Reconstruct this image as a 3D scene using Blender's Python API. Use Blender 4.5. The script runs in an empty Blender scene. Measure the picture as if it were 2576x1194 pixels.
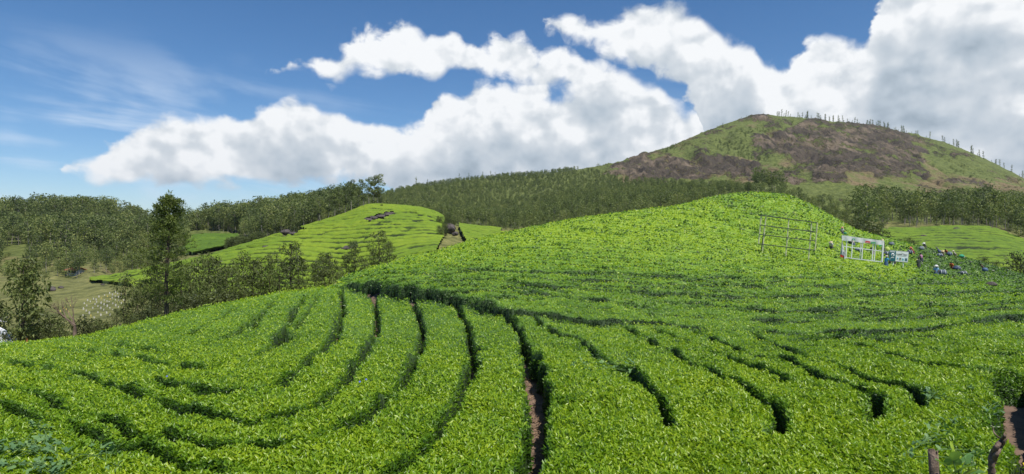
import bpy, bmesh, math, random
import numpy as np
from mathutils import Vector, Matrix

rng = np.random.default_rng(7)
random.seed(7)
sc = bpy.context.scene
C = sc.collection

# ------------------------------------------------------------------ camera, sky, sun, exposure
F = 1534.6            # focal length in units of a 2576 px wide picture (80 degrees across)
CX, CY = 1288.0, 597.0
cam = bpy.data.cameras.new('camera')
cam.sensor_width = 36.0
cam.lens = 36.0 * F / 2576.0
cam.clip_start = 0.1
cam.clip_end = 40000
camo = bpy.data.objects.new('camera', cam)
camo.location = (0, 0, 0)
camo.rotation_euler = (math.pi / 2, 0, 0)
C.objects.link(camo)
sc.camera = camo

SUN_EL = math.radians(61)
SUN_AZ = math.radians(140)          # clockwise from the viewing direction: to the right, a little behind
SDIR = Vector((math.sin(SUN_AZ) * math.cos(SUN_EL), math.cos(SUN_AZ) * math.cos(SUN_EL), math.sin(SUN_EL)))
sun = bpy.data.lights.new('sun', 'SUN')
sun.energy = 4.2
sun.angle = math.radians(0.5)
sun.color = (1.0, 0.955, 0.88)
suno = bpy.data.objects.new('sun', sun)
suno.rotation_euler = (-SDIR).to_track_quat('-Z', 'Y').to_euler()
suno.location = (60, -60, 120)
C.objects.link(suno)

vs = sc.view_settings
vs.view_transform = 'Standard'
vs.look = 'None'
vs.gamma = 1.0
vs.use_curve_mapping = False
vs.exposure = 0.38
sc.cycles.max_bounces = 5
sc.cycles.diffuse_bounces = 3
sc.cycles.glossy_bounces = 2
sc.cycles.transmission_bounces = 3
sc.cycles.transparent_max_bounces = 4
sc.cycles.volume_bounces = 0
sc.cycles.use_denoising = True
sc.cycles.denoiser = 'OPENIMAGEDENOISE'
sc.cycles.denoising_input_passes = 'RGB_ALBEDO_NORMAL'
sc.cycles.denoising_prefilter = 'ACCURATE'
sc.cycles.sample_clamp_indirect = 6.0


class NB:
    """small helper for node trees"""
    def __init__(s, nt):
        s.nt = nt
        nt.nodes.clear()

    def n(s, t, **kw):
        nd = s.nt.nodes.new(t)
        for k, v in kw.items():
            if k[0] == '_':
                key = k[1:]
                key = int(key) if key.isdigit() else key
                s.put(nd.inputs[key], v)
            else:
                setattr(nd, k, v)
        return nd

    def put(s, sock, v):
        if hasattr(v, 'is_output'):
            s.nt.links.new(v, sock)
        else:
            sock.default_value = v

    def m(s, op, a, b=0.0, c=0.0, clamp=False):
        nd = s.nt.nodes.new('ShaderNodeMath')
        nd.operation = op
        nd.use_clamp = clamp
        for i, v in enumerate((a, b, c)):
            s.put(nd.inputs[i], v)
        return nd.outputs[0]

    def ss(s, lo, hi, v):                # smoothstep
        nd = s.nt.nodes.new('ShaderNodeMapRange')
        nd.interpolation_type = 'SMOOTHSTEP'
        s.put(nd.inputs['Value'], v)
        s.put(nd.inputs['From Min'], lo)
        s.put(nd.inputs['From Max'], hi)
        return nd.outputs[0]

    def mix(s, f, a, b, mode='MIX'):
        nd = s.nt.nodes.new('ShaderNodeMix')
        nd.data_type = 'RGBA'
        nd.blend_type = mode
        s.put(nd.inputs[0], f)
        s.put(nd.inputs[6], a)
        s.put(nd.inputs[7], b)
        return nd.outputs[2]

    def ramp(s, f, stops):
        nd = s.nt.nodes.new('ShaderNodeValToRGB')
        cr = nd.color_ramp
        while len(cr.elements) < len(stops):
            cr.elements.new(0.5)
        for e, (p, c) in zip(cr.elements, stops):
            e.position = p
            e.color = (c[0], c[1], c[2], 1)
        s.put(nd.inputs[0], f)
        return nd.outputs[0]

    def noise(s, vec, scale, detail=4, rough=0.55, dist=0.0):
        nd = s.nt.nodes.new('ShaderNodeTexNoise')
        if vec is not None:
            s.put(nd.inputs['Vector'], vec)
        nd.inputs['Scale'].default_value = scale
        nd.inputs['Detail'].default_value = detail
        nd.inputs['Roughness'].default_value = rough
        nd.inputs['Distortion'].default_value = dist
        return nd.outputs[0]


# sky: NISHITA blue with a bank of cumulus laid out by compass direction and elevation
world = bpy.data.worlds.new('World')
sc.world = world
world.use_nodes = True
b = NB(world.node_tree)
sky = b.n('ShaderNodeTexSky', sky_type='NISHITA')
sky.sun_disc = False
sky.sun_elevation = SUN_EL
sky.sun_rotation = SUN_AZ
sky.altitude = 1600
sky.air_density = 1.0
sky.dust_density = 0.35
sky.ozone_density = 2.2
tc = b.n('ShaderNodeTexCoord').outputs['Generated']


def az_el(px, py):
    az = math.atan((px - CX) / F)
    return az, math.atan((CY - py) / F * math.cos(az))


AZ0, AZ1 = -0.87, 0.87
EL0, EL1 = -0.1, 0.6


def curve_node(az01, pts):
    nd = b.nt.nodes.new('ShaderNodeFloatCurve')
    cv = nd.mapping.curves[0]
    data = []
    for px, py in pts:
        a, e = az_el(px, py)
        data.append(((a - AZ0) / (AZ1 - AZ0), (e - EL0) / (EL1 - EL0)))
    while len(cv.points) < len(data):
        cv.points.new(0.5, 0.5)
    for p, d in zip(cv.points, data):
        p.location = d
        p.handle_type = 'AUTO_CLAMPED'
    nd.mapping.update()
    b.put(nd.inputs['Value'], az01)
    return b.m('MULTIPLY_ADD', nd.outputs[0], EL1 - EL0, EL0)


T1 = [(-300, 560), (100, 520), (160, 450), (172, 385), (215, 388), (285, 345), (350, 318), (430, 288), (520, 296), (600, 284), (680, 262), (720, 240), (765, 248),
      (830, 288), (900, 304), (980, 310), (1060, 285), (1085, 240), (1150, 206), (1250, 198), (1330, 188), (1420, 182), (1480, 160), (1550, 178),
      (1605, 212), (1660, 240), (1700, 262), (1740, 278), (1810, 255), (1900, 240), (2200, 250), (2700, 250)]
B1 = [(-300, 380), (100, 400), (175, 436), (300, 462), (500, 470), (600, 476), (700, 466), (870, 462), (980, 480), (1080, 620), (1600, 640), (2700, 640)]
T2 = [(-300, 300), (600, 270), (672, 200), (700, 172), (755, 135), (820, 132), (860, 120), (900, 92), (960, 72), (1005, 34), (1080, 75), (1150, 92), (1220, 112), (1260, 85), (1330, 102), (1420, 120), (1480, 160), (1540, 230), (2700, 260)]
B2 = [(-300, 120), (600, 140), (672, 175), (700, 190), (760, 182), (830, 214), (900, 186), (960, 198), (1010, 186), (1080, 214), (1150, 178), (1250, 205), (1330, 240), (1420, 240), (1480, 200), (1540, 160), (2700, 140)]
T3 = [(-300, 220), (1200, 200), (1345, 120), (1400, 18), (1500, 36), (1560, 14), (1640, -6), (1720, 0), (1790, 50), (1840, 95), (1890, 98), (1930, 160), (1965, 158),
      (2000, 128), (2050, 62), (2120, 90), (2160, 100), (2200, 20), (2240, -50), (2400, -110), (2576, -120), (2700, -130)]
B3 = [(-300, 20), (1200, 40), (1345, 80), (1450, 112), (1500, 128), (1600, 160), (1690, 195), (1730, 250), (1770, 340), (1830, 620), (2700, 640)]

sep = b.n('ShaderNodeSeparateXYZ', _0=tc)
azn = b.m('ARCTAN2', sep.outputs[0], sep.outputs[1])
eln = b.m('ARCSINE', sep.outputs[2])


def cloud_field(azv, elv, detail):
    """returns (density, height-in-cloud 0..1)"""
    comb = b.n('ShaderNodeCombineXYZ', _0=azv, _1=b.m('MULTIPLY', elv, 1.15), _2=0.37)
    v = comb.outputs[0]
    n1 = b.noise(v, 9.0, 3, 0.5)                        # slow billow
    n2 = b.noise(v, 27.0, detail, 0.58, 0.3)           # cauliflower detail
    vor = b.n('ShaderNodeTexVoronoi', feature='SMOOTH_F1', _Vector=v, _Scale=26.0)
    vor.inputs['Smoothness'].default_value = 0.35
    wob = b.m('MULTIPLY_ADD', b.m('SUBTRACT', n1, 0.5), 0.06, b.m('MULTIPLY', b.m('SUBTRACT', n2, 0.5), 0.045))
    wob = b.m('ADD', wob, b.m('MULTIPLY', b.m('SUBTRACT', 0.4, vor.outputs['Distance']), 0.022))
    a01 = b.m('DIVIDE', b.m('SUBTRACT', b.m('MULTIPLY_ADD', b.m('SUBTRACT', n2, 0.5), 0.03, azv), AZ0), AZ1 - AZ0)
    dens = None
    dtop = None
    for T, B, soft in ((T1, B1, 1.0), (T2, B2, 1.35), (T3, B3, 1.0)):
        t = curve_node(a01, T)
        bo = curve_node(a01, B)
        dt = b.m('SUBTRACT', b.m('ADD', t, b.m('MULTIPLY', wob, soft)), elv)
        d = b.m('MINIMUM', dt, b.m('SUBTRACT', elv, b.m('SUBTRACT', bo, b.m('MULTIPLY', wob, 0.9))))
        if dens is None:
            dens, dtop = d, dt
        else:
            g_ = b.m('GREATER_THAN', d, dens)
            dtop = b.m('ADD', b.m('MULTIPLY', dt, g_), b.m('MULTIPLY', dtop, b.m('SUBTRACT', 1.0, g_)))
            dens = b.m('MAXIMUM', dens, d)
    return dens, n1, n2, vor.outputs['Distance'], dtop


d0, n1, n2, vd, dtop = cloud_field(azn, eln, 8)
alpha = b.ss(-0.005, 0.016, d0)
# a hole of blue
hx, hy = az_el(1405, 235)
hole = b.m('SQRT', b.m('ADD', b.m('POWER', b.m('DIVIDE', b.m('SUBTRACT', azn, hx), 0.022), 2), b.m('POWER', b.m('DIVIDE', b.m('SUBTRACT', eln, hy), 0.02), 2)))
hole = b.m('ADD', hole, b.m('MULTIPLY', b.m('SUBTRACT', n2, 0.5), 2.2))
alpha = b.m('MULTIPLY', alpha, b.ss(0.15, 1.25, hole))
# relief: noise sampled again a little towards the sun (up and to the right)
v2 = b.n('ShaderNodeCombineXYZ', _0=b.m('ADD', azn, 0.010), _1=b.m('MULTIPLY', b.m('ADD', eln, 0.012), 1.15), _2=0.37).outputs[0]
n2b = b.noise(v2, 27.0, 5, 0.56, 0.3)
v3 = b.n('ShaderNodeCombineXYZ', _0=b.m('ADD', azn, 0.02), _1=b.m('MULTIPLY', b.m('ADD', eln, 0.028), 1.15), _2=0.37).outputs[0]
v0 = b.n('ShaderNodeCombineXYZ', _0=azn, _1=b.m('MULTIPLY', eln, 1.15), _2=0.37).outputs[0]
n3 = b.m('SUBTRACT', b.noise(v0, 15.0, 3, 0.5, 0.1), b.noise(v3, 15.0, 3, 0.5, 0.1))
n1b = b.noise(v2, 9.0, 3, 0.5)
rel = b.m('ADD', b.m('MULTIPLY', b.m('SUBTRACT', n2, n2b), 0.42), b.m('ADD', b.m('MULTIPLY', b.m('SUBTRACT', n1, n1b), 1.3), b.m('MULTIPLY', n3, 0.75)))
# thickness makes the inside and the base greyer
thick = b.ss(0.018, 0.15, dtop)
grey = b.m('MULTIPLY', thick, b.m('MULTIPLY_ADD', b.ss(0.34, 0.66, n1), 0.7, 0.45))
low = b.m('SUBTRACT', 1.0, b.ss(0.03, 0.20, eln))
shade = b.m('SUBTRACT', 1.0, b.m('MULTIPLY', grey, 0.36))
shade = b.m('SUBTRACT', shade, b.m('MULTIPLY', b.m('MULTIPLY', thick, low), 0.14))
shade = b.m('ADD', shade, rel)
shade = b.m('ADD', shade, b.m('MULTIPLY', b.m('SUBTRACT', 0.35, vd), 0.10))
cloudcol = b.ramp(shade, [(0.28, (0.25, 0.31, 0.37)), (0.55, (0.38, 0.44, 0.50)), (0.82, (0.53, 0.57, 0.61)), (1.0, (0.74, 0.755, 0.77))])
# thin streaks of high cloud
sv = b.n('ShaderNodeCombineXYZ', _0=b.m('MULTIPLY', azn, 2.2), _1=b.m('MULTIPLY_ADD', azn, 1.4, b.m('MULTIPLY', eln, 15.0)), _2=1.7).outputs[0]
st = b.noise(sv, 1.25, 5, 0.55, 0.6)
wisp = b.m('MULTIPLY', b.ss(0.44, 0.74, b.m('ADD', st, b.m('MULTIPLY', b.m('SUBTRACT', n1, 0.5), 0.5))), b.m('SUBTRACT', 1.0, b.ss(0.14, 0.30, eln)))
wisp = b.m('MULTIPLY', wisp, b.m('MULTIPLY_ADD', b.m('SUBTRACT', 1.0, b.ss(-0.55, -0.1, azn)), 0.5, 0.12))
blue = b.n('ShaderNodeHueSaturation', _Color=sky.outputs[0], _Saturation=1.24, _Value=1.0).outputs[0]
skycol = b.mix(1.0, blue, (0.088, 0.090, 0.092, 1), 'MULTIPLY')
skycol = b.mix(wisp, skycol, (0.62, 0.70, 0.80, 1))
final = b.mix(alpha, skycol, cloudcol)
bg = b.n('ShaderNodeBackground', _Color=final, _Strength=1.0)
b.n('ShaderNodeOutputWorld', _Surface=bg.outputs[0])
world.cycles.sampling_method = 'MANUAL'
world.cycles.sample_map_resolution = 512

# ------------------------------------------------------------------ numeric helpers


def vnoise(x, y, seed=0):
    xi = np.floor(x).astype(np.int64)
    yi = np.floor(y).astype(np.int64)
    fx = x - xi
    fy = y - yi
    fx = fx * fx * fx * (fx * (fx * 6 - 15) + 10)
    fy = fy * fy * fy * (fy * (fy * 6 - 15) + 10)

    def h(a, c):
        n = (a * 374761393 + c * 668265263 + seed * 974634777) & 0xffffffff
        n = ((n ^ (n >> 13)) * 1274126177) & 0xffffffff
        n = n ^ (n >> 16)
        return (n & 0xffff) / 65535.0
    return (h(xi, yi) * (1 - fx) + h(xi + 1, yi) * fx) * (1 - fy) + (h(xi, yi + 1) * (1 - fx) + h(xi + 1, yi + 1) * fx) * fy


def fbm(x, y, oct=4, seed=0, gain=0.5):
    s = 0
    a = 1
    t = 0
    for i in range(oct):
        s = s + a * vnoise(x * 2 ** i + 13.7 * i, y * 2 ** i + 7.1 * i, seed + i)
        t += a
        a *= gain
    return s / t


def unit(a):
    return a / np.maximum(np.linalg.norm(a, axis=1, keepdims=True), 1e-9)


def sstep(a, c, x):
    t = np.clip((x - a) / (c - a), 0, 1)
    return t * t * (3 - 2 * t)


def pchip(xs, ys, xq):
    xs = np.asarray(xs, float)
    ys = np.asarray(ys, float)
    h = np.diff(xs)
    d = np.diff(ys) / h
    m = np.zeros(len(xs))
    for i in range(1, len(xs) - 1):
        if d[i - 1] * d[i] > 0:
            w1 = 2 * h[i] + h[i - 1]
            w2 = h[i] + 2 * h[i - 1]
            m[i] = (w1 + w2) / (w1 / d[i - 1] + w2 / d[i])
    m[0] = d[0]
    m[-1] = d[-1]
    xq = np.clip(xq, xs[0], xs[-1])
    k = np.clip(np.searchsorted(xs, xq) - 1, 0, len(xs) - 2)
    t = (xq - xs[k]) / h[k]
    return (ys[k] * (2 * t ** 3 - 3 * t ** 2 + 1) + m[k] * h[k] * (t ** 3 - 2 * t ** 2 + t) + ys[k + 1] * (-2 * t ** 3 + 3 * t ** 2) + m[k + 1] * h[k] * (t ** 3 - t ** 2))


# ------------------------------------------------------------------ the lie of the land
# each row is a line across the land: (bearing mark, distance m, height as 'y' mark) or ('z', height m)
def Z(z, D):
    return CY - F * z / D


ROWS = []


def row(*pts):
    ROWS.append(sorted(pts))


row((-900, 1.0, Z(-1.7, 1)), (3500, 1.0, Z(-1.7, 1)))
row((-900, 3.5, Z(-2.4, 3.5)), (3500, 3.5, Z(-2.4, 3.5)))
row((-900, 6.2, Z(-3.45, 6.2)), (3500, 6.2, Z(-3.45, 6.2)))
row((-900, 9.3, Z(-3.9, 9.3)), (0, 9.3, Z(-3.72, 9.3)), (1288, 9.3, Z(-3.55, 9.3)), (2576, 9.3, Z(-3.55, 9.3)), (3500, 9.3, Z(-3.7, 9.3)))
row((-900, 15, 1010), (0, 15, 996), (600, 15, 965), (1288, 15, 940), (2000, 15, 948), (2576, 15, 965), (3500, 15, 975))
row((-900, 23, 925), (0, 27, 866), (100, 28, 860), (200, 30, 851), (300, 33.5, 826), (415, 38, 796), (560, 41, 766), (720, 44, 737), (850, 44, 724), (950, 39, 737), (1072, 34, 750), (1205, 30, 771),
    (1274, 27, 791), (1420, 26, 803), (1593, 25, 815), (1800, 24.5, 826), (1950, 24, 838), (2200, 23.5, 838), (2354, 24, 825), (2560, 25.5, 800), (2800, 26, 800), (3500, 27, 810))
row((-900, 27, Z(-6.5, 27)), (0, 31, Z(-5.9, 31)), (415, 42, Z(-6.2, 42)), (720, 48, Z(-5.4, 48)), (800, 47.5, Z(-4.5, 47.5)), (850, 46.5, 714), (950, 40.5, 712), (1072, 35.3, 726), (1205, 31.1, 752), (1274, 28.2, 778), (1420, 27.2, 790),
    (1593, 26.2, 804), (1800, 26, 815), (1950, 25.6, 825), (2200, 25.4, 822), (2354, 26, 808), (2560, 27.5, 786), (2800, 28, 786), (3500, 29, 796))
row((-900, 45, Z(-10, 45)), (0, 47, Z(-9.4, 47)), (415, 58, Z(-9.5, 58)), (720, 60, Z(-7.8, 60)), (800, 58, Z(-6.5, 58)), (850, 52, 706), (900, 51, 684), (1000, 54, 660), (1120, 52, 652), (1270, 50, 648), (1480, 45, 678),
    (1690, 45, 684), (1890, 45, 697), (2100, 45, 706), (2300, 46, 716), (2576, 48, 745), (2800, 48, 762), (3500, 48, 780))
row((-900, 66, Z(-14, 66)), (0, 68, Z(-12.5, 68)), (415, 74, Z(-11, 74)), (720, 74, Z(-9.4, 74)), (850, 66, Z(-7.5, 66)), (900, 60, Z(-4.6, 60)), (1000, 61, 652), (1120, 63, 630), (1270, 64, 605), (1480, 68, 585), (1690, 72, 585),
    (1890, 75, 605), (2100, 76, 640), (2300, 78, 668), (2576, 80, 712), (2800, 80, 735), (3500, 80, 770))
row((-900, 84, Z(-15, 84)), (0, 84, Z(-13, 84)), (415, 85, Z(-11, 85)), (720, 84, Z(-10, 84)), (850, 80, Z(-9, 80)), (900, 74, Z(-7, 74)), (1000, 72, Z(-4.4, 72)), (1120, 69, 624), (1270, 76, 585), (1480, 86, 545), (1620, 93, 527), (1690, 98, 519),
    (1800, 110, 494), (1890, 118, 484), (1970, 118, 488), (2030, 115, 510), (2100, 111, 548), (2150, 108, 575), (2260, 110, 606), (2400, 113, 640), (2576, 110, 690), (2800, 105, 735), (3500, 100, 790))
row((-900, 102, Z(-14, 102)), (0, 96, Z(-12.4, 96)), (300, 95, Z(-11.6, 95)), (415, 94, Z(-10.5, 94)), (720, 92, Z(-9.6, 92)), (850, 90, Z(-9, 90)), (1000, 88, Z(-8, 88)), (1270, 90, Z(-3.5, 90)), (1480, 98, Z(-1, 98)), (1690, 112, Z(1.5, 112)),
    (1890, 134, Z(4, 134)), (2030, 130, Z(2.0, 130)), (2150, 120, Z(-1.5, 120)), (2260, 121, Z(-4.5, 121)), (2400, 122, Z(-7.5, 122)), (2576, 120, Z(-9.5, 120)), (2800, 118, Z(-11, 118)), (3500, 115, Z(-14, 115)))
row((-900, 140, 730), (0, 135, 712), (200, 130, 716), (235, 128, 714), (330, 118, 722), (500, 108, 728), (720, 104, 732), (850, 108, 715), (1000, 112, 668), (1120, 120, 632), (1270, 125, Z(-4, 125)), (1690, 140, Z(-1, 140)), (1890, 150, Z(0, 150)),
    (2150, 145, Z(-4, 145)), (2400, 145, 655), (2576, 140, 668), (2800, 140, 690), (3500, 140, 720))
row((-900, 190, 690), (0, 172, 690), (180, 165, 700), (235, 141, 705), (330, 140, 689), (500, 146, 654), (620, 156, 619), (700, 166, 594), (760, 173, 576), (860, 186, 545), (940, 198, 519), (1020, 201, 523), (1090, 201, 535), (1130, 197, 556), (1160, 192, 568), (1240, 192, 577),
    (1400, 180, 590), (1690, 180, 555), (1890, 190, 540), (2100, 190, 570), (2200, 188, 577), (2400, 192, 572), (2500, 192, 576), (2576, 190, 592), (2800, 190, 625), (3500, 190, 650))
row((-900, 235, 655), (0, 215, 655), (200, 210, 655), (330, 190, 688), (420, 195, 660), (500, 198, 640), (620, 205, 612), (760, 220, 590), (940, 240, 545), (1090, 240, 548), (1130, 238, 560), (1240, 232, 572), (1480, 232, 548), (1690, 232, 525), (1890, 236, 510),
    (2100, 240, 545), (2300, 240, 556), (2576, 238, 575), (2800, 236, 600), (3500, 236, 630))
row((-900, 300, 600), (0, 285, 600), (200, 285, 600), (380, 270, 622), (500, 275, 592), (620, 300, 583), (760, 300, 558), (940, 330, 528), (1130, 350, 530), (1240, 360, 540), (1480, 380, 502), (1690, 380, 482), (1890, 380, 472), (2100, 380, 482), (2300, 380, 512), (2576, 370, 528), (2800, 360, 545), (3500, 350, 590))
row((-900, 380, 575), (0, 372, 556), (120, 372, 548), (220, 372, 546), (300, 372, 562), (380, 372, 583), (460, 400, 590), (560, 410, 566), (640, 420, 554), (700, 420, 544), (800, 420, 524), (900, 425, 508), (960, 440, 502), (1130, 520, 490), (1240, 560, 476), (1480, 600, 455), (1640, 600, 440), (1780, 620, 430), (1930, 640, 420), (2100, 650, 410), (2300, 650, 440), (2450, 650, 462), (2576, 640, 480), (2800, 620, 505), (3500, 600, 580))
row((-900, 560, 610), (0, 560, 606), (400, 560, 606), (700, 560, 590), (900, 600, 530), (960, 630, 500), (1060, 680, 474), (1150, 690, 458), (1240, 700, 450), (1350, 725, 442), (1500, 760, 420), (1560, 780, 411), (1640, 820, 386), (1780, 900, 333), (1850, 950, 306), (1930, 980, 292), (2000, 990, 298), (2100, 1000, 308),
    (2200, 1010, 321), (2300, 1010, 342), (2380, 1010, 362), (2450, 1000, 390), (2520, 980, 423), (2576, 960, 452), (2700, 900, 520), (2850, 860, 575), (3500, 820, 600))
row((-900, 900, 620), (900, 900, 620), (1240, 950, 530), (1640, 1150, 470), (1930, 1350, 420), (2300, 1400, 430), (2576, 1300, 510), (2850, 1150, 600), (3500, 1100, 615))
row((-900, 2500, 625), (3500, 2500, 625))
row((-900, 9000, 606), (3500, 9000, 606))
row((-900, 30000, 599), (3500, 30000, 599))

TP = np.arange(-900, 3501, 6.0)
LD = np.linspace(0, math.log(30000), 1800)
rowL = np.array([pchip([p[0] for p in r], [math.log(p[1]) for p in r], TP) for r in ROWS])
rowV = np.array([pchip([p[0] for p in r], [(CY - p[2]) / F for p in r], TP) for r in ROWS])
TAB = np.zeros((len(TP), len(LD)))
for i in range(len(TP)):
    TAB[i] = pchip(rowL[:, i], rowV[:, i], LD)


def slope_at(px, D):
    """height over distance of the land's surface"""
    a = np.clip((np.asarray(px, float) - TP[0]) / 6.0, 0, len(TP) - 1.001)
    c = np.clip(np.log(np.maximum(D, 1.0)) / LD[1], 0, len(LD) - 1.001)
    i = a.astype(int)
    j = c.astype(int)
    fa = a - i
    fc = c - j
    return (TAB[i, j] * (1 - fa) + TAB[i + 1, j] * fa) * (1 - fc) + (TAB[i, j + 1] * (1 - fa) + TAB[i + 1, j + 1] * fa) * fc


def rowD(k, px):
    return np.exp(np.interp(px, TP, rowL[k]))


def surf(x, y):
    """height of the land's surface (tea canopy where tea grows) at a place"""
    x = np.asarray(x, float)
    y = np.maximum(np.asarray(y, float), 1.0)
    return slope_at(CX + F * x / y, y) * y


def XY(px, D):
    return (px - CX) / F * D, D


def mark(px, py, d0=6.0, d1=1200.0):
    """place on the land seen at a mark, first met between distances d0 and d1"""
    ds = np.exp(np.linspace(math.log(d0), math.log(d1), 1600))
    yy = CY - F * slope_at(np.full_like(ds, px), ds)
    k = np.nonzero(yy <= py)[0]
    D = ds[k[0]] if len(k) else ds[np.argmin(yy)]
    return XY(px, D)[0], D


def inpoly(px, py, poly):
    px = np.asarray(px, float)
    py = np.asarray(py, float)
    r = np.zeros(px.shape, bool)
    n = len(poly)
    for i in range(n):
        x1, y1 = poly[i]
        x2, y2 = poly[(i + 1) % n]
        if y1 == y2:
            continue
        c = ((y1 > py) != (y2 > py)) & (px < (x2 - x1) * (py - y1) / (y2 - y1) + x1)
        r ^= c
    return r


def dist_line(x, y, line):
    d = np.full(x.shape, 1e9)
    for (x1, y1), (x2, y2) in zip(line[:-1], line[1:]):
        vx, vy = x2 - x1, y2 - y1
        L = vx * vx + vy * vy + 1e-9
        t = np.clip(((x - x1) * vx + (y - y1) * vy) / L, 0, 1)
        d = np.minimum(d, np.hypot(x - x1 - t * vx, y - y1 - t * vy))
    return d


# ------------------------------------------------------------------ materials
MATS = {}


def new_mat(name):
    m = bpy.data.materials.new(name)
    m.use_nodes = True
    MATS[name] = m
    return m, NB(m.node_tree)


def finish(b, shader):
    b.n('ShaderNodeOutputMaterial', _Surface=shader)


def leaf_mat(name, stops, trans=0.35, rough=0.42, spec=0.35, tboost=(1.25, 1.3, 0.5), vary=0.0):
    m, b = new_mat(name)
    tone = b.n('ShaderNodeAttribute', attribute_name='tone').outputs['Fac']
    if vary:
        tone = b.m('ADD', tone, b.m('MULTIPLY', b.m('SUBTRACT', b.n('ShaderNodeObjectInfo').outputs['Random'], 0.5), vary))
    col = b.ramp(tone, stops)
    p = b.n('ShaderNodeBsdfPrincipled', _Roughness=rough)
    b.put(p.inputs['Base Color'], col)
    p.inputs['Specular IOR Level'].default_value = spec
    tcol = b.mix(1.0, col, (*tboost, 1), 'MULTIPLY')
    t = b.n('ShaderNodeBsdfTranslucent', _Color=tcol)
    mx = b.n('ShaderNodeMixShader', _0=trans, _1=p.outputs[0], _2=t.outputs[0])
    finish(b, mx.outputs[0])
    return m


def plain(name, col, rough=0.7, spec=0.3, var=0.0, scale=8.0, bump=0.0, metallic=0.0):
    m, b = new_mat(name)
    p = b.n('ShaderNodeBsdfPrincipled', _Roughness=rough)
    p.inputs['Specular IOR Level'].default_value = spec
    p.inputs['Metallic'].default_value = metallic
    if var > 0:
        co = b.n('ShaderNodeTexCoord').outputs['Object']
        nz = b.noise(co, scale, 5, 0.6)
        lo = tuple(max(0, c * (1 - var)) for c in col)
        hi = tuple(min(1, c * (1 + var)) for c in col)
        b.put(p.inputs['Base Color'], b.ramp(nz, [(0.3, lo), (0.7, hi)]))
        if bump > 0:
            bp = b.n('ShaderNodeBump', _Strength=bump, _Height=nz, _Distance=0.05)
            b.put(p.inputs['Normal'], bp.outputs[0])
    else:
        p.inputs['Base Color'].default_value = (*col, 1)
    finish(b, p.outputs[0])
    return m


def tinted(name, rough=0.75):
    """colour taken from the object"""
    m, b = new_mat(name)
    oi = b.n('ShaderNodeObjectInfo')
    co = b.n('ShaderNodeTexCoord').outputs['Object']
    nz = b.noise(co, 9.0, 3, 0.6)
    col = b.mix(1.0, oi.outputs['Color'], b.ramp(nz, [(0.3, (0.75, 0.75, 0.75)), (0.7, (1.1, 1.1, 1.1))]), 'MULTIPLY')
    p = b.n('ShaderNodeBsdfPrincipled', _Roughness=rough)
    b.put(p.inputs['Base Color'], col)
    finish(b, p.outputs[0])
    return m


TEA = leaf_mat('tea_leaf', [(0.0, (0.024, 0.060, 0.009)), (0.3, (0.070, 0.158, 0.013)), (0.55, (0.140, 0.275, 0.016)), (0.8, (0.255, 0.385, 0.014)), (1.0, (0.37, 0.47, 0.022))], 0.36, 0.36, 0.42)
TREE = leaf_mat('tree_leaf', [(0.0, (0.040, 0.055, 0.018)), (0.4, (0.095, 0.120, 0.036)), (0.7, (0.140, 0.175, 0.048)), (1.0, (0.20, 0.24, 0.065))], 0.32, 0.5, 0.3, (1.15, 1.2, 0.6), 0.4)
OAK = leaf_mat('silver_oak_leaf', [(0.0, (0.045, 0.060, 0.016)), (0.4, (0.100, 0.135, 0.032)), (0.7, (0.150, 0.190, 0.042)), (1.0, (0.21, 0.26, 0.06))], 0.34, 0.5, 0.3, (1.2, 1.25, 0.6))
FORE = leaf_mat('eucalyptus_leaf', [(0.0, (0.058, 0.080, 0.030)), (0.4, (0.136, 0.175, 0.056)), (0.7, (0.205, 0.245, 0.074)), (1.0, (0.30, 0.31, 0.105))], 0.30, 0.55, 0.25, (1.1, 1.2, 0.7), 0.55)
VINE = leaf_mat('vine_leaf', [(0.0, (0.055, 0.12, 0.055)), (0.5, (0.11, 0.21, 0.09)), (1.0, (0.18, 0.30, 0.10))], 0.25, 0.5, 0.25, (1.0, 1.2, 0.6))
BIGL = leaf_mat('broad_leaf', [(0.0, (0.09, 0.20, 0.05)), (0.5, (0.16, 0.30, 0.08)), (1.0, (0.35, 0.48, 0.05))], 0.35, 0.4, 0.4)
BARK = plain('bark', (0.075, 0.058, 0.045), 0.9, 0.2, 0.45, 6.0, 0.5)
PALE = plain('pale_bark', (0.26, 0.235, 0.20), 0.85, 0.2, 0.35, 2.0, 0.3)
STUMP = plain('stump_wood', (0.17, 0.125, 0.095), 0.9, 0.2, 0.5, 14.0, 0.8)
CANE = plain('cane', (0.55, 0.53, 0.34), 0.8, 0.2, 0.25, 5.0)
DARKIRON = plain('dark_pole', (0.055, 0.075, 0.05), 0.7, 0.3, 0.3, 5.0)
WHITE = plain('white_paint', (0.72, 0.73, 0.72), 0.5, 0.4, 0.06, 3.0)
ROCKM = plain('rock', (0.085, 0.072, 0.066), 0.9, 0.25, 0.55, 1.3, 0.9)
CLOTH = tinted('cloth')
SKIN = plain('skin', (0.12, 0.065, 0.042), 0.6, 0.3)
HAIR = plain('hair', (0.012, 0.011, 0.011), 0.6, 0.3)
STRAW = plain('straw', (0.50, 0.42, 0.26), 0.8, 0.2, 0.15, 30.0)

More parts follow.
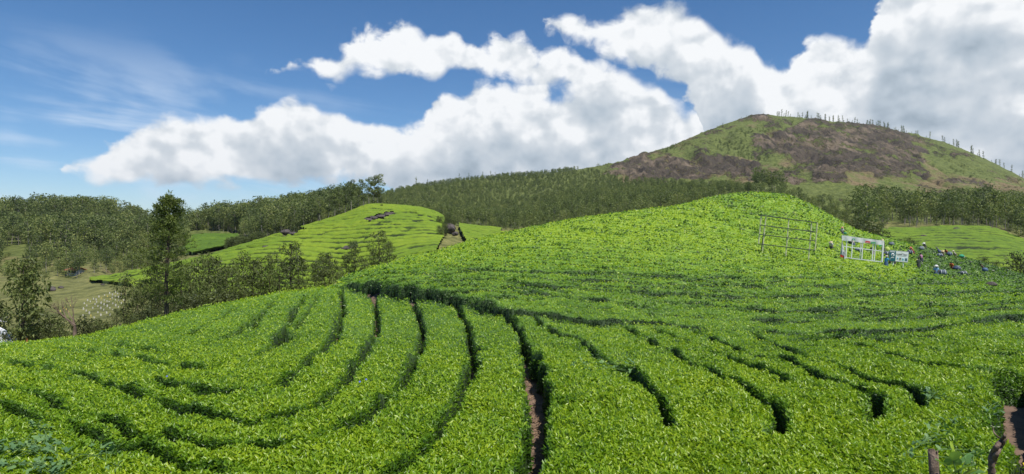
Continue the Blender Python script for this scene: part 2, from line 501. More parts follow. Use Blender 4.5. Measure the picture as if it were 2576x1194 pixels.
m, b = new_mat('tea_inner')            # twiggy inside of the hedges
co = b.n('ShaderNodeTexCoord').outputs['Object']
nz = b.noise(co, 7.0, 4, 0.6)
p = b.n('ShaderNodeBsdfPrincipled', _Roughness=0.8)
tone = b.m('ADD', b.n('ShaderNodeAttribute', attribute_name='tone').outputs['Fac'], b.m('MULTIPLY', b.m('SUBTRACT', nz, 0.5), 0.3))
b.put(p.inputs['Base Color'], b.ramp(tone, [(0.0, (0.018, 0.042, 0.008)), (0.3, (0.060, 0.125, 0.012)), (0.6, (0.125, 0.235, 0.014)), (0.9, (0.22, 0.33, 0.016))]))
finish(b, p.outputs[0])
TEAIN = m

m, b = new_mat('soil')
co = b.n('ShaderNodeTexCoord').outputs['Object']
n_a = b.noise(co, 1.4, 5, 0.65)
n_b = b.noise(co, 14.0, 4, 0.6)
col = b.ramp(n_a, [(0.3, (0.075, 0.045, 0.030)), (0.5, (0.14, 0.085, 0.058)), (0.7, (0.20, 0.13, 0.09))])
col = b.mix(b.m('MULTIPLY', n_b, 0.5), col, (0.25, 0.18, 0.12, 1))
p = b.n('ShaderNodeBsdfPrincipled', _Roughness=0.95)
b.put(p.inputs['Base Color'], col)
bp = b.n('ShaderNodeBump', _Strength=0.7, _Height=n_b, _Distance=0.04)
b.put(p.inputs['Normal'], bp.outputs[0])
finish(b, p.outputs[0])
SOIL = m


def land_mat(name, gk=(1.0, 1.0, 1.0)):
    """hill colours: attribute 'rock' and 'dry' say where bare rock and dry grass are"""
    m, b = new_mat(name)
    co = b.n('ShaderNodeTexCoord').outputs['Object']
    rock = b.n('ShaderNodeAttribute', attribute_name='rock').outputs['Fac']
    dry = b.n('ShaderNodeAttribute', attribute_name='dry').outputs['Fac']
    n_a = b.noise(co, 0.035, 6, 0.62)
    n_b = b.noise(co, 0.30, 5, 0.65)
    n_c = b.noise(co, 1.5, 3, 0.6)
    green = b.ramp(n_b, [(0.30, (0.050, 0.066, 0.018)), (0.48, (0.105, 0.130, 0.034)), (0.62, (0.150, 0.175, 0.050)), (0.75, (0.19, 0.205, 0.07))])
    green = b.mix(1.0, green, (*gk, 1), 'MULTIPLY')
    dryc = b.ramp(n_b, [(0.3, (0.110, 0.088, 0.042)), (0.55, (0.20, 0.152, 0.082)), (0.75, (0.27, 0.20, 0.12))])
    # rock: dark weathered streaks running down the face
    mp = b.n('ShaderNodeMapping', _Vector=co)
    mp.inputs['Scale'].default_value = (0.085, 0.035, 0.028)
    mp.inputs['Rotation'].default_value = (0.0, 0.45, 0.0)
    streak = b.noise(mp.outputs[0], 1.0, 6, 0.68, 0.4)
    rockc = b.ramp(streak, [(0.36, (0.022, 0.019, 0.017)), (0.46, (0.085, 0.067, 0.050)), (0.54, (0.145, 0.113, 0.080)), (0.66, (0.22, 0.168, 0.125))])
    n_d = b.noise(co, 0.016, 4, 0.6, 0.5)
    rockc = b.mix(b.m('MULTIPLY', b.ss(0.53, 0.64, n_d), 0.6), rockc, (0.165, 0.128, 0.082, 1))
    rockc = b.mix(b.m('MULTIPLY', b.ss(0.56, 0.45, n_d), 0.75), rockc, (0.056, 0.046, 0.036, 1))
    rockc = b.mix(b.m('MULTIPLY', b.ss(0.56, 0.66, n_b), 0.7), rockc, (0.115, 0.115, 0.04, 1))
    f_d = b.ss(0.38, 0.62, b.m('ADD', dry, b.m('MULTIPLY', b.m('SUBTRACT', n_a, 0.5), 1.2)))
    col = b.mix(f_d, green, dryc)
    f_r = b.ss(0.42, 0.58, b.m('ADD', rock, b.m('ADD', b.m('MULTIPLY', b.m('SUBTRACT', n_b, 0.5), 1.5), b.m('MULTIPLY', b.m('SUBTRACT', n_a, 0.5), 2.4))))
    col = b.mix(f_r, col, rockc)
    p = b.n('ShaderNodeBsdfPrincipled', _Roughness=0.95)
    p.inputs['Specular IOR Level'].default_value = 0.2
    b.put(p.inputs['Base Color'], col)
    hgt = b.m('ADD', b.m('MULTIPLY', streak, b.m('MULTIPLY', f_r, 3.0)), b.m('ADD', n_b, b.m('MULTIPLY', n_c, 0.3)))
    bp = b.n('ShaderNodeBump', _Strength=0.9, _Height=hgt, _Distance=1.6)
    b.put(p.inputs['Normal'], bp.outputs[0])
    finish(b, p.outputs[0])
    return m


LAND = land_mat('hillside')
GRASS = land_mat('valley_grass', (1.45, 1.22, 1.5))

# ------------------------------------------------------------------ object helpers


def tag(o, label, cat, group=None, kind=None):
    o['label'] = label
    o['category'] = cat
    if group:
        o['group'] = group
    if kind:
        o['kind'] = kind
    return o


def np_mesh(name, V, faces, mat, tone=None, attrs=None, smooth=False):
    """faces: (n,3) or (n,4) int array"""
    me = bpy.data.meshes.new(name)
    V = np.asarray(V, np.float32)
    faces = np.asarray(faces, np.int32)
    n, k = faces.shape
    me.vertices.add(len(V))
    me.vertices.foreach_set('co', V.ravel())
    me.loops.add(n * k)
    me.loops.foreach_set('vertex_index', faces.ravel())
    me.polygons.add(n)
    me.polygons.foreach_set('loop_start', np.arange(0, n * k, k, dtype=np.int32))
    if smooth:
        me.polygons.foreach_set('use_smooth', np.ones(n, bool))
    for nm, arr in (attrs or {}).items():
        a = me.attributes.new(nm, 'FLOAT', 'POINT')
        a.data.foreach_set('value', np.asarray(arr, np.float32))
    if tone is not None:
        a = me.attributes.new('tone', 'FLOAT', 'POINT')
        a.data.foreach_set('value', np.asarray(tone, np.float32))
    me.update(calc_edges=True)
    me.validate()
    if mat:
        me.materials.append(mat)
    return me


def link(name, me, parent=None, loc=None):
    o = bpy.data.objects.new(name, me)
    C.objects.link(o)
    if parent is not None:
        o.parent = parent
    if loc is not None:
        o.location = loc
    return o


def empty(name, loc, rz=0.0):
    o = bpy.data.objects.new(name, None)
    o.empty_display_size = 0.3
    C.objects.link(o)
    o.location = loc
    o.rotation_euler = (0, 0, rz)
    return o


def copy_tree(o, parent=None):
    c = o.copy()
    C.objects.link(c)
    c.parent = parent
    for ch in list(o.children):
        copy_tree(ch, c)
    return c


class MB:
    def __init__(s):
        s.v = []
        s.f = []

    def box(s, c, d, rz=0.0, M=None):
        k = len(s.v)
        cz, sz = math.cos(rz), math.sin(rz)
        for dx in (-.5, .5):
            for dy in (-.5, .5):
                for dz in (-.5, .5):
                    x, y, z = dx * d[0], dy * d[1], dz * d[2]
                    p = Vector((c[0] + x * cz - y * sz, c[1] + x * sz + y * cz, c[2] + z))
                    s.v.append(tuple(M @ p if M else p))
        for q in ((0, 1, 3, 2), (4, 6, 7, 5), (0, 4, 5, 1), (2, 3, 7, 6), (0, 2, 6, 4), (1, 5, 7, 3)):
            s.f.append(tuple(k + i for i in q))
        return s

    def tube(s, pts, rad, n=6, cap=True):
        pts = [Vector(p) for p in pts]
        k0 = len(s.v)
        prev = None
        for i, p in enumerate(pts):
            d = (pts[min(i + 1, len(pts) - 1)] - pts[max(i - 1, 0)])
            d = d.normalized() if d.length > 1e-9 else Vector((0, 0, 1))
            if prev is None:
                a = d.orthogonal().normalized()
            else:
                a = prev - d * prev.dot(d)
                a = a.normalized() if a.length > 1e-6 else d.orthogonal().normalized()
            prev = a
            c = d.cross(a)
            r = rad[i] if isinstance(rad, (list, tuple)) else rad
            for j in range(n):
                t = 2 * math.pi * j / n
                s.v.append(tuple(p + (a * math.cos(t) + c * math.sin(t)) * r))
        for i in range(len(pts) - 1):
            for j in range(n):
                q = k0 + i * n
                s.f.append((q + j, q + (j + 1) % n, q + n + (j + 1) % n, q + n + j))
        if cap:
            s.f.append(tuple(k0 + n - 1 - j for j in range(n)))
            s.f.append(tuple(k0 + (len(pts) - 1) * n + j for j in range(n)))
        return s

    def ball(s, c, r, seg=10, rings=6, jit=0.0, rnd=random):
        k0 = len(s.v)
        r = r if isinstance(r, (tuple, list)) else (r, r, r)
        for i in range(rings + 1):
            th = math.pi * i / rings
            for j in range(seg):
                ph = 2 * math.pi * j / seg
                q = 1 + jit * (rnd.random() - 0.5)
                s.v.append((c[0] + r[0] * math.sin(th) * math.cos(ph) * q, c[1] + r[1] * math.sin(th) * math.sin(ph) * q, c[2] + r[2] * math.cos(th) * q))
        for i in range(rings):
            for j in range(seg):
                a = k0 + i * seg + j
                e = k0 + i * seg + (j + 1) % seg
                s.f.append((a, a + seg, e + seg, e))
        return s

    def mesh(s, name, mat, smooth=False):
        me = bpy.data.meshes.new(name)
        me.from_pydata(s.v, [], s.f)
        if smooth:
            me.polygons.foreach_set('use_smooth', np.ones(len(me.polygons), bool))
        me.validate()
        me.update()
        if mat:
            me.materials.append(mat)
        return me

    def build(s, name, mat, parent=None, smooth=False):
        return link(name, s.mesh(name, mat, smooth), parent)


def leaf_arrays(P, A, N, L, W, tone, fold=0.25, droop=0.0, base=0):
    """folded diamond leaves: P base points, A axis, N rough normals, L lengths, W width ratios"""
    A = unit(A)
    S = unit(np.cross(A, N))
    N = np.cross(S, A)
    L = L[:, None]
    mid = P + A * L * 0.45
    V = np.empty((len(P), 4, 3), np.float32)
    V[:, 0] = P
    V[:, 1] = mid + S * L * W[:, None] * 0.5 + N * L * W[:, None] * fold
    V[:, 2] = P + A * L - N * L * droop
    V[:, 3] = mid - S * L * W[:, None] * 0.5 + N * L * W[:, None] * fold
    i = base + 4 * np.arange(len(P))[:, None]
    Fc = np.concatenate([i + np.array([[0, 1, 2]]), i + np.array([[0, 2, 3]])])
    return V.reshape(-1, 3), Fc, np.repeat(tone, 4)


def rdir(n, r=None):
    return unit((r or rng).normal(size=(n, 3)))


# ------------------------------------------------------------------ tea: gap lines between the hedges (marks on the canopy)
G = {
    'a': [(672, 772), (655, 800), (635, 832)],
    'b': [(768, 744), (741, 780), (716, 831), (688, 862)],
    'b2': [(748, 844), (722, 862), (700, 868)],
    'c': [(858, 728), (861, 783), (851, 817), (835, 852), (811, 889), (777, 912), (735, 948), (681, 974), (609, 986), (520, 984), (441, 976), (360, 955)],
    'd': [(940, 742), (950, 800), (943, 838), (929, 873), (904, 912), (861, 962), (820, 995), (777, 1018), (700, 1045), (610, 1058), (525, 1052), (450, 1030), (370, 1000)],
    'e': [(1036, 755), (1054, 795), (1063, 830), (1059, 865), (1042, 903), (1016, 946), (990, 985), (951, 1020), (917, 1050), (870, 1080), (800, 1105)],
    'f': [(1132, 756), (1152, 780), (1171, 812), (1182, 852), (1188, 888), (1188, 925), (1175, 964), (1160, 1007), (1128, 1058), (1098, 1101), (1068, 1127), (1030, 1160), (1000, 1194), (970, 1230)],
    'g': [(1268, 788), (1304, 834), (1322, 873), (1335, 916), (1348, 959), (1360, 1011), (1358, 1050), (1347, 1084), (1341, 1119), (1343, 1160), (1340, 1200), (1335, 1260)],
    'g2': [(1366, 1022), (1395, 1024), (1422, 1012)],
    'h': [(1330, 790), (1365, 821), (1395, 838), (1442, 845), (1477, 873), (1507, 899), (1550, 914), (1593, 938), (1623, 972), (1653, 998), (1675, 1037), (1692, 1071)],
    'h2': [(1560, 1098), (1524, 1112), (1455, 1131)],
    'i': [(1560, 822), (1623, 852), (1692, 889), (1753, 917), (1796, 936), (1834, 955), (1881, 981), (1928, 1007), (1957, 1031), (1961, 1069), (1950, 1100)],
    'j': [(1745, 832), (1796, 856), (1862, 884), (1938, 903), (1985, 913), (2037, 932), (2084, 950), (2131, 967), (2169, 984), (2198, 1007), (2204, 1040), (2195, 1062)],
    'k': [(1900, 846), (1947, 870), (2004, 889), (2061, 908), (2108, 917), (2155, 939), (2203, 955), (2259, 969), (2297, 988), (2312, 1007), (2309, 1024)],
    'l': [(2040, 846), (2094, 856), (2155, 866), (2203, 884), (2259, 901), (2344, 920), (2439, 932), (2534, 934)],
    'm': [(2534, 930), (2548, 960), (2557, 998), (2564, 1040), (2568, 1078), (2590, 1110)],
    'n1': [(1309, 727), (1377, 744), (1464, 749), (1550, 762), (1606, 772), (1670, 778)],
    'n2': [(1700, 764), (1780, 768), (1834, 772), (1900, 780), (1966, 786), (2060, 782), (2155, 776), (2344, 776), (2480, 768), (2600, 760)],
    'o1': [(800, 742), (770, 790), (720, 850), (640, 900), (560, 922), (480, 925), (380, 908), (250, 885), (120, 878)],
    'o2': [(700, 748), (655, 790), (590, 842), (500, 874), (400, 880), (280, 866)],
    'o3': [(600, 766), (550, 806), (470, 842), (380, 850)],
    'o4': [(800, 1105), (700, 1128), (560, 1130), (420, 1108), (280, 1066), (140, 1015), (0, 968), (-100, 940)],
    'o5': [(370, 1000), (260, 962), (140, 930), (0, 905)],
    'o6': [(640, 1190), (500, 1176), (350, 1136), (200, 1085), (60, 1035), (-80, 995)],
    'o7': [(2150, 846), (2250, 866), (2360, 884), (2480, 892), (2600, 888)],
    'o8': [(1640, 826), (1700, 852), (1760, 872), (1830, 898), (1900, 922), (1960, 944), (2020, 962), (2070, 985)],
    'gpath': [(1324, 884), (1338, 925), (1348, 965), (1358, 1015)],
    'n4': [(1180, 700), (1280, 708), (1400, 722), (1520, 730), (1640, 740), (1760, 745), (1900, 748), (2050, 746), (2250, 742), (2500, 735), (2620, 733)],
    'n5': [(1350, 700), (1500, 706), (1650, 715), (1800, 720), (2000, 722), (2200, 718), (2450, 712)],
    'n6': [(1100, 678), (1250, 682), (1400, 686), (1560, 692), (1750, 698), (1950, 700), (2150, 697)],
    'n7': [(2080, 796), (2250, 788), (2400, 783), (2620, 775)],
    'n8': [(2000, 856), (2080, 850), (2200, 853), (2400, 851), (2620, 842)],
    'n9': [(1290, 705), (1340, 714), (1420, 735)],
    'n3': [(1640, 790), (1720, 797), (1800, 806), (1900, 808), (2000, 812), (2100, 810), (2280, 800), (2420, 795)],
    'terrace': [(846, 723), (874, 722), (904, 724), (947, 736), (1011, 741), (1072, 749), (1119, 756), (1145, 764), (1205, 770), (1248, 781), (1274, 790), (1334, 786), (1377, 790), (1420, 802), (1498, 814), (1593, 814), (1680, 820), (1760, 826), (1850, 832), (1942, 838), (1985, 838), (2084, 837), (2193, 837), (2283, 832), (2354, 823), (2440, 816), (2510, 809), (2562, 798), (2640, 796), (2760, 796)],
}
GW = {'gpath': 0.17, 'o1': 0.10, 'o4': 0.11, 'terrace': 0.30, 'g': 0.20, 'g2': 0.28, 'm': 0.30, 'c': 0.15, 'd': 0.15, 'e': 0.14, 'f': 0.14, 'h': 0.15, 'i': 0.16, 'j': 0.16, 'k': 0.14, 'n1': 0.2, 'n2': 0.2, 'b': 0.17}
SURE = {'o1': 0.5, 'o2': 0.45, 'o3': 0.45, 'o4': 0.5, 'o5': 0.4, 'o6': 0.35, 'o7': 0.5, 'o8': 0.4, 'gpath': 0.9, 'n4': 0.7, 'n5': 0.7, 'n6': 0.7, 'n7': 0.6, 'n8': 0.5, 'terrace': 0.75, 'g': 0.85, 'f': 0.9, 'e': 0.9, 'd': 0.88, 'm': 0.9, 'n1': 0.65, 'n2': 0.75, 'n3': 0.65, 'l': 0.75, 'k': 0.9, 'j': 0.92, 'i': 0.92, 'h': 0.92, 'c': 0.86, 'a': 0.45, 'b': 0.7, 'h2': 0.4, 'b2': 0.5, 'g2': 0.8}


def densify(line, step=12.0):
    out = []
    for (x1, y1), (x2, y2) in zip(line[:-1], line[1:]):
        n = max(1, int(math.hypot(x2 - x1, y2 - y1) / step))
        for i in range(n):
            t = i / n
            out.append((x1 + (x2 - x1) * t, y1 + (y2 - y1) * t))
    out.append(line[-1])
    return out


GWORLD = {k: [mark(px, py, 6.3, 70) for px, py in densify(v)] for k, v in G.items()}
BARE = [(2512, 1250), (2522, 1190), (2544, 1142), (2562, 1102), (2574, 1080), (2590, 1082), (2640, 1110), (2760, 1250)]

# beds: nested areas bounded by the gap lines, running on to the edge of the field
def bed(line, tail):
    return list(line) + tail


LEFT = [(-300, 700), (500, 600)]
areas = [
    bed([(860, 700)] + G['c'], [(-300, 900)] + LEFT),
    bed([(940, 700)] + G['d'], [(250, 960), (-300, 930)] + LEFT),
    bed([(1036, 700)] + G['e'], [(650, 1125), (400, 1090), (-300, 1010)] + LEFT),
    bed([(1132, 700)] + G['f'], [(900, 1290), (700, 1400), (-300, 1400)] + LEFT),
    bed([(1266, 700)] + G['g'], [(1330, 2200), (-300, 2200)] + LEFT),
    bed([(1320, 700)] + G['h'], [(1690, 1100), (1640, 1160), (1600, 1240), (1560, 2200), (-300, 2200)] + LEFT),
    bed([(1550, 700)] + G['i'], [(1930, 1140), (1900, 1200), (1880, 2200), (-300, 2200)] + LEFT),
    bed([(1735, 700)] + G['j'], [(2180, 1100), (2150, 1200), (2120, 2200), (-300, 2200)] + LEFT),
    bed([(1890, 700)] + G['k'], [(2300, 1060), (2290, 1200), (2280, 2200), (-300, 2200)] + LEFT),
    bed([(2030, 700)] + G['l'] + G['m'], [(2600, 2200), (-300, 2200)] + LEFT),
]
NB_ = len(areas)
BEDS = [
    ('tea bed with curved rows sloping down to the tall tree', 'curved'),
    ('narrow tea hedge curving left below the bare terrace step', ''),
    ('tea hedge sweeping left around the curved beds, second from the terrace step', ''),
    ('long tea hedge running from the terrace step to the lower left corner', ''),
    ('wide tea hedge just left of the bare brown footpath', ''),
    ('tea hedge just right of the bare brown footpath', ''),
    ('tea hedge in the middle, second to the right of the brown footpath', ''),
    ('tea hedge third to the right of the brown footpath, ending in a dark notch', ''),
    ('short tea hedge ending in a dark notch, fourth right of the brown footpath', ''),
    ('tea hedge with vines and broken stump at its end, lower right corner', ''),
    ('dark tea hedge end at the right edge beyond the deep gap', ''),
    ('tea hedge along the top of the terrace step, at the foot of the hill', ''),
    ('bright yellow-green tea slope rising to the rounded hilltop', ''),
    ('dull green plucked tea slope where the pickers work, right of the signs', ''),
]



def canopy(PXS, LDS):
    PXg, LDg = np.meshgrid(PXS, LDS, indexing='ij')
    Dg = np.exp(LDg)
    Xg = (PXg - CX) / F * Dg
    Yg = Dg
    Sg = slope_at(PXg, Dg)
    Zg = Sg * Dg
    PYg = CY - F * Sg
    # wobble so the gaps are not ruled lines
    wx = (fbm(Xg * 1.1, Yg * 1.1, 3, 5) - 0.5) * 0.30
    wy = (fbm(Xg * 1.1 + 40, Yg * 1.1, 3, 9) - 0.5) * 0.30
    gap = np.zeros_like(Xg)
    gap_shade = np.zeros_like(Xg)  # painted shade beside the gap lines, taken off the leaf tone
    cov = fbm(Xg * 0.75, Yg * 0.75, 3, 21)
    for k, line in GWORLD.items():
        xs = [p[0] for p in line]
        ys = [p[1] for p in line]
        sel = (Xg > min(xs) - 1.2) & (Xg < max(xs) + 1.2) & (Yg > min(ys) - 1.2) & (Yg < max(ys) + 1.2)
        d = dist_line(Xg[sel] + wx[sel], Yg[sel] + wy[sel], line)
        w = GW.get(k, 0.12)
        s = SURE.get(k, 0.4)
        w = w * {'g': 0.5, 'gpath': 1.0, 'h': 0.34, 'i': 0.32, 'j': 0.32, 'k': 0.32, 'c': 0.42, 'd': 0.42, 'e': 0.42, 'f': 0.45, 'terrace': 0.8, 'm': 0.8, 'n1': 0.6, 'n2': 0.55, 'n3': 0.6, 'n4': 0.8, 'n5': 1.0, 'n6': 1.2, 'n7': 0.9, 'n8': 0.7}.get(k, 0.5)
        ww = w * (0.45 + 1.1 * sstep(0.62 - s * 0.5, 0.78 - s * 0.5, cov[sel]))
        dep = sstep(0.52 - s * 0.55, 0.70 - s * 0.55, cov[sel]) * 0.75 + 0.25
        for end in (line[0], line[-1]):
            dep = dep * (0.35 + 0.65 * sstep(0.1, 0.9, np.hypot(Xg[sel] - end[0], Yg[sel] - end[1])))
        if k[0] == 'n' or k == 'terrace':
            gap_shade[sel] = np.maximum(gap_shade[sel], (1 - sstep(ww + 0.05, ww + 0.50, d)) * (0.3 + 0.7 * dep))
        else:
            gap_shade[sel] = np.maximum(gap_shade[sel], (0.4 if k[0] == 'o' else 0.6) * (1 - sstep(ww, ww + 0.20, d)) * dep)
        gap[sel] = np.maximum(gap[sel], (1 - sstep(ww, ww + 0.07, d)) * dep)
    # rows on the rising slope beyond
    upper_poly = [(840, 722)] + G['terrace'][1:] + [(2900, 790), (2900, 300), (840, 300)]
    far = np.where(Dg > 24, inpoly(PXg, PYg, upper_poly), False)
    q = (Yg + 0.10 * Xg + 2.6 * (fbm(Xg * 0.05, Yg * 0.05, 3, 33) - 0.5) * 2 + 0.5 * (fbm(Xg * 0.4, Yg * 0.4, 2, 35) - 0.5)) / 1.9
    fr = np.abs(q - np.floor(q) - 0.5)
    strength = (0.40 + 0.60 * sstep(0.26, 0.50, fbm(Xg * 0.22, Yg * 0.9, 3, 41)))
    auto = (1 - sstep(0.06, 0.17, fr)) * strength * np.where(far, 1, 0) * sstep(27, 33, Dg)
    gap = np.maximum(gap, auto * 0.85)
    row_shade = (1 - sstep(0.09, 0.24, fr)) * strength * np.where(far, 1, 0) * sstep(26, 32, Dg)  # painted shade along the furrows, wider than the cut
    bare = inpoly(PXg, PYg, BARE) & (Dg < 14)
    gap[bare] = 1.0
    lump = (fbm(Xg * 1.15, Yg * 1.15, 2, 51) - 0.5) * np.interp(Dg, [25, 60], [0.32, 0.20]) + (fbm(Xg * 4.2, Yg * 4.2, 2, 52) - 0.5) * 0.16
    Zc = Zg + lump * (1 - 0.6 * gap) - 0.80 * gap * gap * (3 - 2 * gap)
    ok = np.ones(Xg.shape, bool)
    endD = np.where(PXg < 850, rowD(5, PXg) * 1.05 + 0.6, np.where(PXg < 1010, rowD(7, PXg) * 1.08, rowD(9, PXg) * 1.035))
    ok &= (Dg < endD)
    ok &= (Dg > 6.9 + 0.6 * fbm(Xg * 0.6, Yg * 0, 2, 61))
    gapok = gap < 0.93

    bedid = np.full(Xg.shape, NB_, int)
    for k in range(NB_ - 1, -1, -1):
        bedid[inpoly(PXg, PYg, areas[k])] = k
    up = inpoly(PXg, PYg, upper_poly) & (Dg > 22)
    up |= (Dg > rowD(6, PXg) * 0.995) & (PXg > 846)
    n_line_y = np.interp(PXg, [846, 1100, 1309, 1377, 1464, 1550, 1606, 1700, 1834, 1966, 2155, 2344, 2480, 2900], [700, 715, 727, 744, 749, 762, 772, 766, 772, 786, 776, 776, 768, 750])
    bedid[up] = NB_ + 1
    bedid[up & (PYg < n_line_y)] = NB_ + 2
    bedid[up & (PYg < n_line_y) & (PXg > 2130 + (700 - PYg) * 0.1) & (PYg < 735 - (PXg - 2130) * 0.02)] = NB_ + 3

    # flush of young leaves: brighter on the hill, duller where plucked, darkened along gaps by painted shade
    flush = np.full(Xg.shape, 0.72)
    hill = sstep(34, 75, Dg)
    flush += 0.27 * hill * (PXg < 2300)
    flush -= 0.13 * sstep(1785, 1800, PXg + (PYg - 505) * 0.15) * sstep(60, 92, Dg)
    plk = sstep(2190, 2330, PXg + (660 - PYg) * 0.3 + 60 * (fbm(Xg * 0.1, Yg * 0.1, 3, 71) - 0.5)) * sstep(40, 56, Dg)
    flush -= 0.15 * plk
    flush -= 0.50 * np.maximum(row_shade, gap_shade)  # gap shade painted in: leaf tone lowered beside gaps and furrows
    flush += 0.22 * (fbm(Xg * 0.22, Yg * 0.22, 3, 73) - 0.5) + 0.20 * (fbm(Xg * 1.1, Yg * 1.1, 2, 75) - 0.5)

    nI, nJ = Xg.shape
    idx = np.arange(nI * nJ).reshape(nI, nJ)
    q00 = idx[:-1, :-1].ravel()
    quad = np.stack([q00, q00 + nJ, q00 + nJ + 1, q00 + 1], 1)
    VV = np.stack([Xg, Yg, Zc], 2).reshape(-1, 3)
    okq = ok.ravel()[quad].all(1) & (gapok.ravel()[quad].sum(1) > 1)
    fbed = bedid.ravel()[q00]
    sx = PXg.ravel()
    sy = (CY - F * (Zc / Dg)).ravel()
    area = 0.5 * np.abs((sx[quad[:, 2]] - sx[quad[:, 0]]) * (sy[quad[:, 3]] - sy[quad[:, 1]]) - (sx[quad[:, 3]] - sx[quad[:, 1]]) * (sy[quad[:, 2]] - sy[quad[:, 0]])) / 6.33
    return dict(VV=VV, quad=quad, okq=okq, fbed=fbed, sx=sx, sy=sy, area=area, gap=gap.ravel(), flush=flush.ravel(), D=Dg.ravel())


SEAM = 46.0
c1 = canopy(np.arange(-230, 2810, 4.0), np.concatenate([np.arange(math.log(6.4), math.log(12), 0.0088), np.arange(math.log(12), math.log(SEAM), 0.0058), [math.log(SEAM)]]))
c2 = canopy(np.arange(-230, 2810, 9.0), np.arange(math.log(SEAM) - 0.0058, math.log(124), 0.0052))
n1_ = len(c1['VV'])
VV, sx, sy, gapv, flushv, Dv = [np.concatenate([c1[k], c2[k]]) for k in ('VV', 'sx', 'sy', 'gap', 'flush', 'D')]
quad = np.concatenate([c1['quad'], c2['quad'] + n1_])
okq, fbed, area = [np.concatenate([c1[k], c2[k]]) for k in ('okq', 'fbed', 'area')]
q00 = quad[:, 0]
e1 = VV[quad[:, 1]] - VV[quad[:, 0]]
e2 = VV[quad[:, 3]] - VV[quad[:, 0]]
FN = unit(np.cross(e1, e2))
FN[FN[:, 2] < 0] *= -1
facing = -(FN * unit(VV[quad[:, 0]])).sum(1)
area = np.where(facing < 0, area * 0.15, area) + 0.015
gq = gapv[quad].mean(1)
Dq = Dv[q00]
nearboost = np.interp(Dq, [7, 10, 16, 28, 60], [0.62, 0.85, 1.25, 1.5, 1.35])
wgt = area * nearboost * okq * (1 - 0.35 * gq)
inframe = (sx[q00] > -60) & (sx[q00] < 2636)
wgt *= np.where(inframe, 1, 0.15)
NL = min(int(wgt.sum() * 1.5), 700000)
print('tea leaves', NL)
pick = rng.choice(len(quad), NL, p=wgt / wgt.sum())
u = rng.random(NL)
v = rng.random(NL)
Q = quad[pick]
PP = (VV[Q[:, 0]] * ((1 - u) * (1 - v))[:, None] + VV[Q[:, 1]] * (u * (1 - v))[:, None] + VV[Q[:, 2]] * (u * v)[:, None] + VV[Q[:, 3]] * ((1 - u) * v)[:, None])
# surface normals for the side walls
NN = FN[pick]
Dl = Dv[Q[:, 0]]
gl = gapv[Q[:, 0]]
Ln = np.maximum(0.088, Dl * 0.0033) * rng.uniform(0.65, 1.35, NL)
azi = rng.uniform(0, 2 * math.pi, NL)
tilt = np.radians(rng.uniform(0, 1, NL) * np.interp(Dl, [15, 50], [58, 34]))
AX = np.stack([np.cos(azi) * np.cos(tilt), np.sin(azi) * np.cos(tilt), np.sin(tilt)], 1) + NN * 0.35
NR = NN + rng.normal(size=(NL, 3)) * 0.28
tone = flushv[Q[:, 0]] + rng.normal(size=NL) * 0.10 - 0.30 * gl  # leaves in the gaps darkened, shade painted into their tone
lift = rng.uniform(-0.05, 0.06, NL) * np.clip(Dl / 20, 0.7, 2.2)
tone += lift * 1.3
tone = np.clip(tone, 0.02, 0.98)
PP = PP + NN * (lift[:, None]) - AX * 0.3 * Ln[:, None]
lbed = fbed[pick]

for k in range(NB_ + 4):
    fm = okq & (fbed == k)
    if fm.sum() < 20:
        continue
    use, inv = np.unique(quad[fm].ravel(), return_inverse=True)
    me = np_mesh('tea_hedge', VV[use] - np.array([0, 0, 0.03]), inv.reshape(-1, 4), TEAIN, np.clip(flushv[use] - np.interp(Dv[use], [14, 60], [0.42, 0.12]) - 0.3 * gapv[use], 0, 1), smooth=True)  # shade between leaves painted in: tone lower close by and in gaps
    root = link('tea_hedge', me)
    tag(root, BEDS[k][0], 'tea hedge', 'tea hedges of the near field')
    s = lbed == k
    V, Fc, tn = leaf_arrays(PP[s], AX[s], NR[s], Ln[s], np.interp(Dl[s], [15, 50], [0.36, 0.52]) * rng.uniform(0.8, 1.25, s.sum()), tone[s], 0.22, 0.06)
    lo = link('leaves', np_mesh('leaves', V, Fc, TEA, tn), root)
    lo['kind'] = 'stuff'

# ------------------------------------------------------------------ ground
TEXT_ROCK = [
    # (polygon of marks, strength) bare rock on the mountain
    ([(1500, 432), (1540, 415), (1600, 400), (1680, 388), (1780, 380), (1850, 392), (1930, 420), (2010, 445), (2060, 470), (2080, 492), (1990, 478), (1900, 458), (1800, 452), (1700, 448), (1600, 450), (1510, 445)], 0.80),
    ([(1880, 340), (1960, 322), (2040, 302), (2120, 304), (2200, 315), (2290, 345), (2340, 365), (2330, 400), (2350, 440), (2320, 455), (2240, 448), (2160, 430), (2120, 470), (2060, 455), (2010, 418), (1960, 385), (1900, 372)], 0.68),
    ([(1900, 292), (1960, 292), (2010, 300), (1960, 312), (1900, 312), (1840, 318), (1850, 306)], 0.7),
    ([(1720, 360), (1800, 322), (1850, 320), (1800, 345), (1740, 362)], 0.55),
    ([(2240, 330), (2320, 345), (2400, 375), (2470, 415), (2540, 445), (2576, 470), (2500, 440), (2420, 405), (2340, 372)], 0.50),
    ([(2360, 430), (2420, 440), (2480, 462), (2430, 472), (2370, 452)], 0.75),
    ([(2310, 455), (2380, 480), (2400, 500), (2350, 490)], 0.6),
    ([(2140, 470), (2200, 480), (2230, 500), (2190, 505), (2150, 495)], 0.6),
    ([(2230, 345), (2290, 340), (2310, 360), (2300, 375), (2250, 362)], 0.75),
    ([(1750, 365), (1790, 355), (1810, 365), (1770, 378)], 0.6),
    ([(1545, 398), (1640, 380), (1660, 384), (1560, 405)], 0.6),
]
